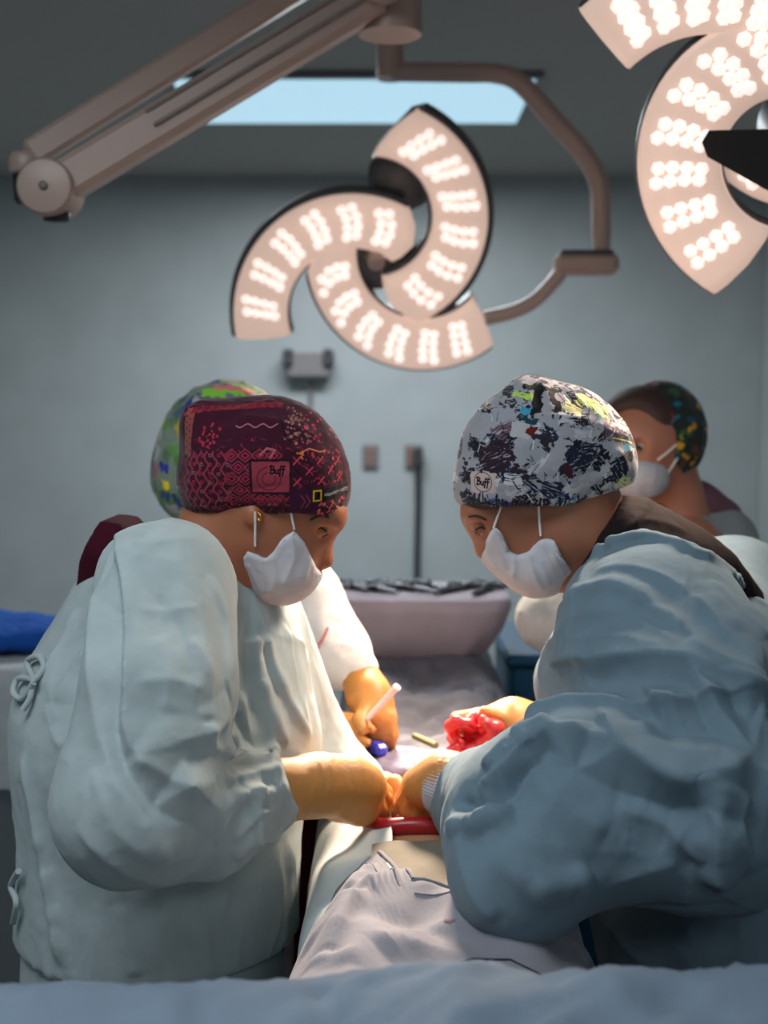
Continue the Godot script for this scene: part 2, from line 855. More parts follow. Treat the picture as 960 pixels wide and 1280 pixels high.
# ---------------------------------------------------------------- the scene
func _ready() -> void:
	rng.seed = 7
	wrinkle.seed = 3
	wrinkle.frequency = 9.0
	wrinkle.fractal_octaves = 2
	wrinkle.domain_warp_enabled = true
	wrinkle.domain_warp_amplitude = 0.06
	wrinkle.domain_warp_frequency = 6.0
	broad.seed = 14
	broad.frequency = 3.2
	broad.fractal_octaves = 1
	ripple.seed = 9
	ripple.frequency = 45.0
	ripple.fractal_octaves = 2
	set_camera()
	set_lights()
	make_textures()
	build_room()
	build_fittings()
	build_lights()
	build_arm()
	build_surgical_light_far()
	build_surgical_light_near()
	build_table()
	build_drapes()
	build_mayo()
	build_side_things()
	build_surgeon_maroon()
	build_surgeon_graffiti()
	build_assistant()
	build_nurse()
	build_field()


func set_camera() -> void:
	var cam := Camera3D.new()
	cam.name = "camera"
	cam.position = EYE
	cam.rotation.x = -PITCH
	cam.fov = 45.0
	cam.near = 0.05
	cam.far = 50.0
	var lens := CameraAttributesPhysical.new()
	lens.frustum_focal_length = 28.97
	lens.frustum_focus_distance = 1.5
	lens.exposure_aperture = 2.3
	lens.frustum_near = 0.05
	lens.frustum_far = 50.0
	cam.attributes = lens
	add_child(cam)
	cam.fov = 45.0
	cam.current = true


func set_lights() -> void:
	var we := WorldEnvironment.new()
	we.name = "surroundings"
	var e := Environment.new()
	e.background_mode = Environment.BG_COLOR
	e.background_color = Color(0.02, 0.02, 0.022)
	e.tonemap_mode = Environment.TONE_MAPPER_LINEAR
	e.tonemap_exposure = 1.0
	e.sdfgi_enabled = true
	e.ssao_enabled = true
	e.ssil_enabled = true
	we.environment = e
	add_child(we)
	# the flat panels in the ceiling: one in view at the far end, another over the table, plus unseen fill added behind the camera
	panel_light(Vector3(-0.10, CEILING - 0.045, -4.48), Vector2(1.2, 0.62), 7.0)
	panel_light(Vector3(-0.75, CEILING - 0.045, -0.75), Vector2(1.2, 0.62), 2.3)
	panel_light(Vector3(0.55, CEILING - 0.045, 1.5), Vector2(1.2, 0.62), 2.3)
	# the two surgical lights, aimed at the open belly
	beam("surgical_beam_far", LAMP_A + NORMAL_A * 0.10, Vector3(0.03, 0.95, -1.78), 13.0, 22.0)
	beam("surgical_beam_near", LAMP_B + NORMAL_B * 0.10, Vector3(0.06, 0.95, -1.75), 4.2, 32.0)


func panel_light(where: Vector3, size: Vector2, energy: float) -> void:
	var l := AreaLight3D.new()
	l.name = numbered("panel_glow")
	l.area_size = size
	l.light_color = Color(0.94, 0.98, 1.0)
	l.light_energy = energy
	l.area_range = 9.0
	l.area_attenuation = 2.0
	l.shadow_enabled = true
	l.rotation_degrees.x = -90.0
	l.position = where
	add_child(l)


func beam(called: String, where: Vector3, to: Vector3, energy: float, angle: float) -> void:
	var l := SpotLight3D.new()
	l.name = called
	l.light_color = Color(1.0, 0.90, 0.80)
	l.light_energy = energy
	l.light_size = 0.16
	l.spot_range = 9.0
	l.spot_attenuation = 2.0
	l.spot_angle = angle
	l.spot_angle_attenuation = 1.0
	l.shadow_enabled = true
	add_child(l)
	l.look_at_from_position(where, to, Vector3.UP)


# ---------------------------------------------------------------- room
func build_room() -> void:
	var paint := mat("wall_paint", rgb(164, 169, 170), 0.42)
	paint.uv1_triplanar = true
	paint.albedo_texture = plain_tone
	var ceil_m := mat("ceiling_paint", rgb(160, 155, 150), 0.9)
	var floor_m := mat("floor_vinyl", rgb(112, 122, 126), 0.45)
	floor_m.uv1_triplanar = true
	floor_m.uv1_scale = Vector3.ONE * 2.0
	floor_m.albedo_texture = cloth_tone
	var xl := -2.3
	var xr := 1.82
	struct("wall_back", box_mesh(Vector3((xl + xr) / 2, CEILING / 2, -BACK - 0.06), Vector3(xr - xl, CEILING, 0.12)), paint)
	struct("wall_front", box_mesh(Vector3((xl + xr) / 2, CEILING / 2, 2.06), Vector3(xr - xl, CEILING, 0.12)), paint)
	struct("wall_right", box_mesh(Vector3(xr + 0.06, CEILING / 2, (2.0 - BACK) / 2), Vector3(0.12, CEILING, BACK + 2.24)), paint)
	struct("wall_left", box_mesh(Vector3(xl - 0.06, CEILING / 2, (2.0 - BACK) / 2), Vector3(0.12, CEILING, BACK + 2.24)), paint)
	struct("ceiling", box_mesh(Vector3((xl + xr) / 2, CEILING + 0.06, (2.0 - BACK) / 2), Vector3(xr - xl + 0.24, 0.12, BACK + 2.24)), ceil_m)
	struct("floor", box_mesh(Vector3((xl + xr) / 2, -0.06, (2.0 - BACK) / 2), Vector3(xr - xl + 0.24, 0.12, BACK + 2.24)), floor_m)


# boxes and sockets on the back wall
func build_fittings() -> void:
	var grey := mat("fitting_grey", rgb(118, 112, 112), 0.5)
	var dark := mat("fitting_dark", rgb(52, 50, 54), 0.5)
	var wall := -BACK
	# the bracket box with a clamp at either end and a thin hose
	var c := at(386, 457, BACK - 0.06)
	var t := thing("wall_bracket_box", "grey box with two dark clamps high on the back wall", "wall box", Vector3(c.x, c.y, wall + 0.06))
	part("case", box_mesh(Vector3(c.x, c.y, wall + 0.06), Vector3(0.20, 0.115, 0.12), Basis.IDENTITY, 0.01), grey, t)
	for s in [-1.0, 1.0]:
		part("clamp", box_mesh(Vector3(c.x + s * 0.095, c.y + 0.035, wall + 0.075), Vector3(0.045, 0.08, 0.15), Basis.IDENTITY, 0.008), dark, t)
	part("hose", tube_mesh(smooth_path([Vector3(c.x + 0.01, c.y - 0.05, wall + 0.04), Vector3(c.x + 0.005, c.y - 0.2, wall + 0.02), Vector3(c.x, c.y - 0.36, wall + 0.012)]), 0.009, 8), grey, t)
	# two sockets
	var s1 := at(463, 571, BACK - 0.02)
	t = thing("wall_socket", "small brownish socket plate on the back wall without a cord", "socket", Vector3(s1.x, s1.y, wall + 0.015))
	part("plate", box_mesh(Vector3(s1.x, s1.y, wall + 0.012), Vector3(0.078, 0.118, 0.022), Basis.IDENTITY, 0.006), grey, t)
	part("insert", box_mesh(Vector3(s1.x, s1.y, wall + 0.025), Vector3(0.042, 0.085, 0.012), Basis.IDENTITY, 0.004), mat("socket_insert", rgb(122, 92, 84), 0.5), t)
	var s2 := at(517, 571, BACK - 0.02)
	t = thing("wall_socket", "socket plate on the back wall with a dark plug and hanging cord", "socket", Vector3(s2.x, s2.y, wall + 0.015))
	part("plate", box_mesh(Vector3(s2.x, s2.y, wall + 0.012), Vector3(0.085, 0.118, 0.022), Basis.IDENTITY, 0.006), grey, t)
	part("insert", box_mesh(Vector3(s2.x - 0.018, s2.y, wall + 0.025), Vector3(0.03, 0.085, 0.012), Basis.IDENTITY, 0.004), mats.socket_insert, t)
	var p := thing("power_cord", "dark cord with plug running down the back wall", "cord", Vector3(s2.x, 0.0, wall + 0.05))
	part("plug", box_mesh(Vector3(s2.x + 0.02, s2.y, wall + 0.055), Vector3(0.045, 0.09, 0.06), Basis.IDENTITY, 0.01), dark, p)
	part("cable", tube_mesh(smooth_path([Vector3(s2.x + 0.02, s2.y - 0.03, wall + 0.06), Vector3(s2.x + 0.022, s2.y - 0.25, wall + 0.03), Vector3(s2.x + 0.018, 0.7, wall + 0.025), Vector3(s2.x + 0.03, 0.02, wall + 0.03)]), 0.016, 8), dark, p)


# flat ceiling panels
func build_lights() -> void:
	var alu := mat("panel_frame", rgb(120, 122, 124), 0.4, 0.3)
	var glow := mat("panel_diffuser", rgb(225, 235, 240), 0.5)
	glow.emission_enabled = true
	glow.emission = rgb(166, 206, 226)
	glow.emission_energy_multiplier = 0.92
	for s in [["far ceiling light panel glowing pale blue above the back of the room", Vector3(-0.10, CEILING, -4.48)], ["ceiling light panel over the near end of the room left of the camera", Vector3(-0.75, CEILING, -0.75)], ["added fill light panel behind the camera on the right", Vector3(0.55, CEILING, 1.5)]]:  # the last panel is unseen, added to fill the gowns from the front
		var c: Vector3 = s[1]
		var t := thing("ceiling_light_panel", s[0], "ceiling light", c)
		part("diffuser", box_mesh(c + Vector3(0, -0.016, 0), Vector3(1.2, 0.02, 0.62), Basis.IDENTITY, 0.002), glow, t)
		for e in [[Vector3(0, -0.012, 0.322), Vector3(1.25, 0.024, 0.024)], [Vector3(0, -0.012, -0.322), Vector3(1.25, 0.024, 0.024)], [Vector3(0.612, -0.012, 0), Vector3(0.024, 0.024, 0.62)], [Vector3(-0.612, -0.012, 0), Vector3(0.024, 0.024, 0.62)]]:
			part("frame", box_mesh(c + e[0], e[1], Basis.IDENTITY, 0.003), alu, t)


# the folded spring arm at the upper left
func build_arm() -> void:
	var cream := mat("arm_enamel", rgb(164, 140, 130), 0.4)
	var black := mat("arm_black", rgb(30, 30, 33), 0.5)
	var seam := mat("arm_seam", rgb(120, 110, 104), 0.5)
	var j := at(30, 205, 2.35)
	var k := at(64, 238, 2.25)
	var far := at(396, -30, 2.5)
	var far2 := at(474, -8, 2.35)
	var t := thing("ceiling_spring_arm", "beige folded double spring arm hanging in the upper left corner", "lamp arm", far)
	# thin upper arm: a flat bar
	part("upper_arm", beam_bar(j + Vector3(0.01, 0.015, 0), far, 0.05, 0.05), cream, t)
	var low := part("lower_arm", beam_bar(k, far2, 0.07, 0.075, 0.012), cream, t)
	var d := (far2 - k).normalized()
	var up := Vector3(0, 0, 1).cross(d).normalized()
	for o in [-0.022, 0.006]:
		part("groove", beam_bar(k + d * 0.22 - up * o + Vector3(0, 0, 0.0405), far2 - up * o + Vector3(0, 0, 0.0405), 0.006, 0.012, 0.002), seam, low)
	part("elbow", quads_mesh([turn_lathe(k, [Vector2(0.0, -0.05), Vector2(0.044, -0.05), Vector2(0.05, -0.044), Vector2(0.05, 0.044), Vector2(0.044, 0.05), Vector2(0.0, 0.05)], Basis(Vector3.RIGHT, PI / 2))]), cream, t)
	part("elbow_pin", quads_mesh([turn_lathe(k + Vector3(0, 0, 0.05), [Vector2(0.0, -0.004), Vector2(0.008, -0.004), Vector2(0.008, 0.004), Vector2(0.0, 0.004)], Basis(Vector3.RIGHT, PI / 2), 12)]), seam, t)
	part("joint", quads_mesh([turn_lathe(j + Vector3(0.003, -0.002, 0), [Vector2(0.0, -0.018), Vector2(0.026, -0.018), Vector2(0.031, -0.010), Vector2(0.031, 0.012), Vector2(0.024, 0.022), Vector2(0.0, 0.024)])]), cream, t)
	part("joint_stub", quads_mesh([turn_lathe(j + Vector3(0.0, -0.046, 0), [Vector2(0.0, -0.028), Vector2(0.014, -0.028), Vector2(0.020, -0.02), Vector2(0.022, 0.03), Vector2(0.0, 0.03)])]), black, t)
	part("elbow_bumper", quads_mesh([turn_lathe(k + Vector3(0.008, -0.040, 0), [Vector2(0.0, -0.016), Vector2(0.022, -0.014), Vector2(0.026, 0.0), Vector2(0.0, 0.012)])]), black, t)
	# the hub that carries both arms, under the ceiling
	var hub := Vector3(far2.x + 0.02, CEILING, far2.z - 0.05)
	part("ceiling_tube", tube_mesh(PackedVector3Array([hub, hub - Vector3(0, CEILING - far2.y + 0.06, 0)]), 0.06, 20), cream, t)
	var c := at(478, -4, 2.3)
	part("arm_end", quads_mesh([turn_lathe(c, [Vector2(0.0, -0.012), Vector2(0.024, -0.008), Vector2(0.028, 0.0), Vector2(0.028, 0.06), Vector2(0.0, 0.06)])]), cream, t)


func beam_bar(p: Vector3, q: Vector3, high: float, deep: float, bev := 0.008) -> ArrayMesh:
	var d := (q - p).normalized()
	var s := d.cross(Vector3.UP).normalized()
	var u := s.cross(d)
	return box_mesh((p + q) / 2, Vector3((q - p).length(), high, deep), Basis(d, u, s), bev)


# ---------------------------------------------------------------- surgical lights
const LAMP_A := Vector3(-0.005, 1.97, -3.0)
var NORMAL_A := Vector3(0.02, -0.50, 0.866).normalized()
const LAMP_B := Vector3(0.62, 2.0, -2.1)
var NORMAL_B := Vector3(-0.22, -0.48, 0.85).normalized()


func on_plane(px: float, py: float, c: Vector3, n: Vector3) -> Vector3:
	var d := at(px, py, 1.0) - EYE
	return EYE + d * ((c - EYE).dot(n) / d.dot(n))


# one curved arm of LED cells: an arc band from a0 to a1 (degrees, inner and outer edge apart) round (cx, cy)
func petal(t: Node3D, c: Vector3, n: Vector3, cx: float, cy: float, r0: float, r1: float, a0: Vector2, a1: Vector2, bulge: Vector2, rows: int, cols: int, cell_px: float, housing: Material, cover: Material, lens: Material, lens_mesh: Mesh, rim: float) -> void:
	var edge := func(u: float, w: float) -> Vector3:
		var s := deg_to_rad(lerpf(a0.x, a0.y, w) + bulge.x * sin(PI * w))
		var e := deg_to_rad(lerpf(a1.x, a1.y, w) + bulge.y * sin(PI * w))
		var a := lerpf(s, e, u)
		var r := lerpf(r0, r1, w)
		return on_plane(cx + cos(a) * r, cy - sin(a) * r, c, n)
	var body := part("light_petal", band(edge, n, 30, [[0.0, -0.012], [0.02, -0.002], [0.06, 0.003], [0.2, 0.006], [0.5, 0.008], [0.8, 0.006], [0.94, 0.003], [0.98, -0.002], [1.0, -0.012]], 0.012), cover, t)
	part("housing", band(edge, n, 30, [[-rim * 0.5, -0.014], [0.0, -0.008], [1.0, -0.008], [1.0 + rim, -0.014], [1.0 + rim * 1.2, -0.035], [0.9, -0.062], [0.1, -0.062], [-rim * 0.6, -0.035], [-rim * 0.5, -0.014]], 0.0), housing, body)
	for i in cols:
		for j in rows:
			var u := (i + 0.5 + (0.18 if i % 2 == 0 else -0.18)) / cols
			u = 0.06 + 0.88 * u
			var w := 0.24 + 0.54 * (j + (0.25 if i % 2 else 0.0)) / maxf(rows - 0.75, 1.0)
			var p: Vector3 = edge.call(u, w)
			var o := part("lens", lens_mesh, lens, body)
			o.position = p + n * 0.0075
			o.basis = Basis(Quaternion(Vector3.UP, n)).rotated(n, rng.randf() * TAU)


func band(edge: Callable, n: Vector3, steps: int, profile: Array, lip: float) -> ArrayMesh:
	var rows := []
	for i in steps + 1:
		var u := float(i) / steps
		var row := PackedVector3Array()
		for p in profile:
			row.append(edge.call(u, p[0]) + n * p[1])
		rows.append(row)
	var list := []
	if lip > 0.0:
		# close the ends with a lip that falls back
		for e in [0, 1]:
			var src: PackedVector3Array = rows[0 if e == 0 else -1]
			var out := PackedVector3Array()
			var away: Vector3 = (src[4] - (rows[1] if e == 0 else rows[-2])[4]).normalized()
			for p in src:
				out.append(p + away * 0.004 - n * lip)
			if e == 0:
				rows.push_front(out)
			else:
				rows.append(out)
	var g := grid(rows)
	var f: Vector3 = quads_normals(g)[(rows.size() / 2) * profile.size() + profile.size() / 2]
	if lip > 0.0:
		if f.dot(n) < 0.0:
			g = grid(rows, false, true)
	else:
		var mid: Vector3 = rows[rows.size() / 2][1]
		var i0 := (rows.size() / 2) * profile.size() + 1
		if quads_normals(g)[i0].dot(n) < 0.0:
			g = grid(rows, false, true)
	list.append(g)
	if lip == 0.0:
		for e in [0, -1]:
			var ring := PackedVector3Array(rows[e])
			ring.remove_at(ring.size() - 1)
			list.append(cap_fan(ring, (ring[2] - (rows[1] if e == 0 else rows[-2])[2]).normalized()))
	return quads_mesh(list)


func lens_dome(r: float, h: float, sides: int) -> ArrayMesh:
	return quads_mesh([turn_lathe(Vector3.ZERO, [Vector2(r, -0.004), Vector2(r * 0.94, h * 0.5), Vector2(r * 0.6, h * 0.92), Vector2(0.0, h)], Basis.IDENTITY, sides)])


func lamp_materials() -> void:
	mat("lamp_housing", rgb(78, 76, 78), 0.45)
	var c := mat("lamp_cover", rgb(222, 190, 174), 0.25)
	c.emission_enabled = true
	c.emission = rgb(214, 184, 168)
	c.emission_energy_multiplier = 0.66
	c.clearcoat_enabled = true
	var l := mat("lamp_lens", rgb(245, 232, 226), 0.15)
	l.emission_enabled = true
	l.emission = rgb(255, 238, 230)
	l.emission_energy_multiplier = 0.9
	mat("lamp_arm", rgb(178, 152, 142), 0.4)
	mat("lamp_black", rgb(12, 12, 14), 0.5)


func build_surgical_light_far() -> void:
	lamp_materials()
	var t := thing("surgical_light", "glowing surgical light with three interlocking curved arms above the centre", "surgical light", LAMP_A)
	var lens := lens_dome(0.0125, 0.005, 8)
	petal(t, LAMP_A, NORMAL_A, 440, 392, 80, 149, Vector2(199, 192), Vector2(53, 62), Vector2(0, -9), 4, 12, 14, mats.lamp_housing, mats.lamp_cover, mats.lamp_lens, lens, 0.07)
	petal(t, LAMP_A, NORMAL_A, 465, 272, 75, 146, Vector2(88, 66), Vector2(-79, -64), Vector2(0, -6), 4, 12, 14, mats.lamp_housing, mats.lamp_cover, mats.lamp_lens, lens, 0.10)
	petal(t, LAMP_A, NORMAL_A, 528, 318, 82, 146, Vector2(176, 190), Vector2(318, 307), Vector2(-10, 0), 4, 12, 14, mats.lamp_housing, mats.lamp_cover, mats.lamp_lens, lens, 0.05)
	# dark hub between the arms, and the yoke behind
	var b := Basis(Quaternion(Vector3.UP, NORMAL_A))
	var c := on_plane(470, 325, LAMP_A, NORMAL_A) - NORMAL_A * 0.05
	part("hub", quads_mesh([turn_lathe(c, [Vector2(0.0, -0.06), Vector2(0.085, -0.06), Vector2(0.10, -0.04), Vector2(0.10, 0.0), Vector2(0.085, 0.02), Vector2(0.05, 0.024), Vector2(0.0, 0.024)], b, 28)]), mats.lamp_housing, t)
	part("handle", quads_mesh([turn_lathe(c + NORMAL_A * 0.02, [Vector2(0.026, 0.0), Vector2(0.022, 0.02), Vector2(0.02, 0.05), Vector2(0.014, 0.06), Vector2(0.0, 0.062)], b, 16)]), mats.lamp_arm, t)
	var d := on_plane(505, 232, LAMP_A, NORMAL_A) - NORMAL_A * 0.06
	part("spoke", quads_mesh([turn_lathe(d, [Vector2(0.0, -0.05), Vector2(0.07, -0.05), Vector2(0.085, 0.0), Vector2(0.06, 0.02), Vector2(0.0, 0.02)], b, 20)]), mats.lamp_housing, t)
	# yoke from the lower arm to the box joint, then the bent tube to the ceiling
	var z := 3.05
	part("yoke", quads_mesh(tube(smooth_path([at(606, 398, z), at(640, 390, z), at(668, 376, z), at(692, 352, z), at(702, 338, z)]), PackedFloat32Array([0.018]), 14)), mats.lamp_arm, t)
	var jc := at(732, 331, z)
	part("joint_box", box_mesh(jc, Vector3(0.155, 0.05, 0.07), Basis.IDENTITY, 0.012), mats.lamp_arm, t)
	part("joint_cap", box_mesh(jc + Vector3(0, 0.027, 0), Vector3(0.13, 0.012, 0.06), Basis.IDENTITY, 0.005), mats.lamp_housing, t)
	part("bent_tube", quads_mesh(tube(smooth_path([jc + Vector3(0.038, 0.02, 0), at(751, 270, z + 0.02), at(749, 232, z + 0.02), at(732, 196, z + 0.03), at(690, 148, z + 0.04), at(650, 104, z + 0.06), at(620, 92, z + 0.08), at(580, 91, z + 0.1), at(492, 90, z + 0.16)]), PackedFloat32Array([0.021, 0.021, 0.021, 0.022, 0.024]), 16)), mats.lamp_arm, t)
	var top := at(488, 84, z + 0.16)
	part("ceiling_tube", tube_mesh(PackedVector3Array([Vector3(top.x, CEILING, top.z), Vector3(top.x, top.y - 0.03, top.z)]), 0.034, 20), mats.lamp_arm, t)


func build_surgical_light_near() -> void:
	var t := thing("surgical_light", "large surgical light with faceted lenses cut off by the upper right corner", "surgical light", LAMP_B)
	var lens := lens_dome(0.0125, 0.006, 6)
	var c := LAMP_B
	var n := NORMAL_B
	petal(t, c, n, 985, 205, 82, 190, Vector2(78, 96), Vector2(255, 240), Vector2(-8, 0), 4, 14, 20, mats.lamp_housing, mats.lamp_cover, mats.lamp_lens, lens, 0.02)
	petal(t, c, n, 893, 195, 150, 250, Vector2(134.5, 132.5), Vector2(28, 28), Vector2(0, 0), 4, 15, 20, mats.lamp_housing, mats.lamp_cover, mats.lamp_lens, lens, 0.02)
	petal(t, c - n * 0.03, n, 1000, 120, 55, 142, Vector2(232, 222), Vector2(360, 360), Vector2(-8, 0), 4, 12, 20, mats.lamp_housing, mats.lamp_cover, mats.lamp_lens, lens, 0.02)
	# black control box on its bracket in front of the arms
	var p := on_plane(884, 178, c + n * 0.09, n)
	var rows := []
	for z in [0.0, 0.03]:
		var row := PackedVector3Array()
		for e in [[877, 178], [886, 163], [1010, 160], [1010, 262], [955, 236], [884, 196]]:
			row.append(on_plane(e[0], e[1], c + n * (0.07 + z), n))
		rows.append(row)
	var g := grid(rows, true)
	if quads_normals(g)[0].dot(rows[0][0] - rows[0][3]) < 0.0:
		g = grid(rows, true, true)
	part("control_box", quads_mesh([g, cap_fan(rows[1], n), cap_fan(rows[0], -n)]), mats.lamp_black, t)
	var hub := on_plane(1010, 165, c, n) - n * 0.05
	var b := Basis(Quaternion(Vector3.UP, n))
	part("hub", quads_mesh([turn_lathe(hub, [Vector2(0.0, -0.05), Vector2(0.07, -0.05), Vector2(0.08, 0.0), Vector2(0.06, 0.15), Vector2(0.0, 0.15)], b, 24)]), mats.lamp_housing, t)
	part("ceiling_tube", tube_mesh(PackedVector3Array([Vector3(hub.x, CEILING, hub.z), Vector3(hub.x, hub.y, hub.z), hub]), 0.03, 16), mats.lamp_arm, t)


# ---------------------------------------------------------------- table, patient and drapes
const MID := 0.06
const NARROW := 0.80

# how the chest drape narrows towards the wound on its left
func taper(z: float) -> float:
	return lerpf(NARROW, 1.12, smoothstep(-1.66, -1.18, z))

func build_table() -> void:
	var steel := mat("table_steel", rgb(150, 152, 155), 0.35, 0.9)
	var t := thing("operating_table", "operating table hidden under the drapes between the two surgeons", "table", Vector3(MID, 0, -1.9))
	part("table_top", box_mesh(Vector3(MID, 0.735, -1.95), Vector3(0.28, 0.05, 2.0), Basis.IDENTITY, 0.01), steel, t)
	part("mattress", box_mesh(Vector3(MID, 0.785, -1.95), Vector3(0.27, 0.05, 1.98), Basis.IDENTITY, 0.02), mat("mattress", rgb(40, 42, 46), 0.6), t)
	part("column", box_mesh(Vector3(MID, 0.39, -1.95), Vector3(0.2, 0.64, 0.28), Basis.IDENTITY, 0.02), steel, t)
	part("foot", box_mesh(Vector3(MID, 0.04, -1.95), Vector3(0.28, 0.08, 0.8), Basis.IDENTITY, 0.02), steel, t)


func belly() -> Field:
	var f := Field.new()
	f.egg(Vector3(MID, 0.875, -1.78), Vector3(0.145, 0.088, 0.33), 0.05)
	f.egg(Vector3(MID, 0.87, -1.42), Vector3(0.14, 0.08, 0.22), 0.06)
	f.cone(Vector3(MID, 0.87, -1.2), Vector3(MID, 0.875, -1.08), 0.055, 0.05, 0.04)
	f.egg(Vector3(MID, 0.885, -0.99), Vector3(0.07, 0.085, 0.10), 0.03)
	for s in [-1.0, 1.0]:
		f.cone(Vector3(MID + 0.01 + s * 0.065, 0.87, -1.98), Vector3(MID + 0.02 + s * 0.06, 0.87, -2.42), 0.07, 0.05, 0.05)
		f.cone(Vector3(MID + 0.02 + s * 0.06, 0.87, -2.42), Vector3(MID + 0.02 + s * 0.06, 0.86, -2.85), 0.05, 0.035, 0.03)
		f.cone(Vector3(MID + 0.02 + s * 0.06, 0.85, -2.86), Vector3(MID + 0.02 + s * 0.065, 0.93, -2.9), 0.032, 0.024, 0.03)
	# the open wound
	f.egg(Vector3(MID + 0.01, 0.965, -1.80), Vector3(0.05, 0.035, 0.085), 0.02, Basis.IDENTITY, 1)
	return f


# a sheet lofted along z: SECTION(u, z) gives the point at u in 0..1 across
func sheet(section: Callable, z0: float, z1: float, across: int, along: int, thick := 0.003) -> Array:
	var top := []
	for j in along + 1:
		var row := PackedVector3Array()
		var z := lerpf(z0, z1, float(j) / along)
		for i in across + 1:
			row.append(section.call(float(i) / across, z))
		top.append(row)
	var g := grid(top)
	var n := quads_normals(g)
	if n[(along / 2) * (across + 1) + across / 2].y < 0.0:
		g = grid(top, false, true)
		n = quads_normals(g)
	var low := []
	var at_ := 0
	for r in top:
		var row := PackedVector3Array()
		for p in r:
			row.append(p - n[at_] * thick)
			at_ += 1
		low.append(row)
	var h := grid(low)
	if quads_normals(h)[(along / 2) * (across + 1) + across / 2].y > 0.0:
		h = grid(low, false, true)
	return [g, h]


func along_profile(pts: Array, u: float) -> Vector2:
	var x := u * (pts.size() - 1)
	var i := mini(int(x), pts.size() - 2)
	var a: Vector2 = pts[i]
	var b: Vector2 = pts[i + 1]
	return a.cubic_interpolate(b, pts[maxi(i - 1, 0)], pts[mini(i + 2, pts.size() - 1)], x - i)


func crease(p: Vector2, a: Vector2, b: Vector2, amp: float, wl: float, wr: float) -> float:
	var ab := b - a
	var t := clampf((p - a).dot(ab) / ab.length_squared(), 0.0, 1.0)
	var d := p - a - ab * t
	var w := wl if ab.cross(d) > 0.0 else wr
	var taper := clampf(minf(t, 1.0 - t) * 5.0, 0.0, 1.0)
	return amp * exp(-d.length_squared() / (w * w)) * taper


# where the line of sight through (px, py) meets the height Y, as (x, z)
func floor_at(px: float, py: float, y: float) -> Vector2:
	var d := at(px, py, 1.0) - EYE
	var p := EYE + d * ((y - EYE.y) / d.y)
	return Vector2(p.x, p.z)


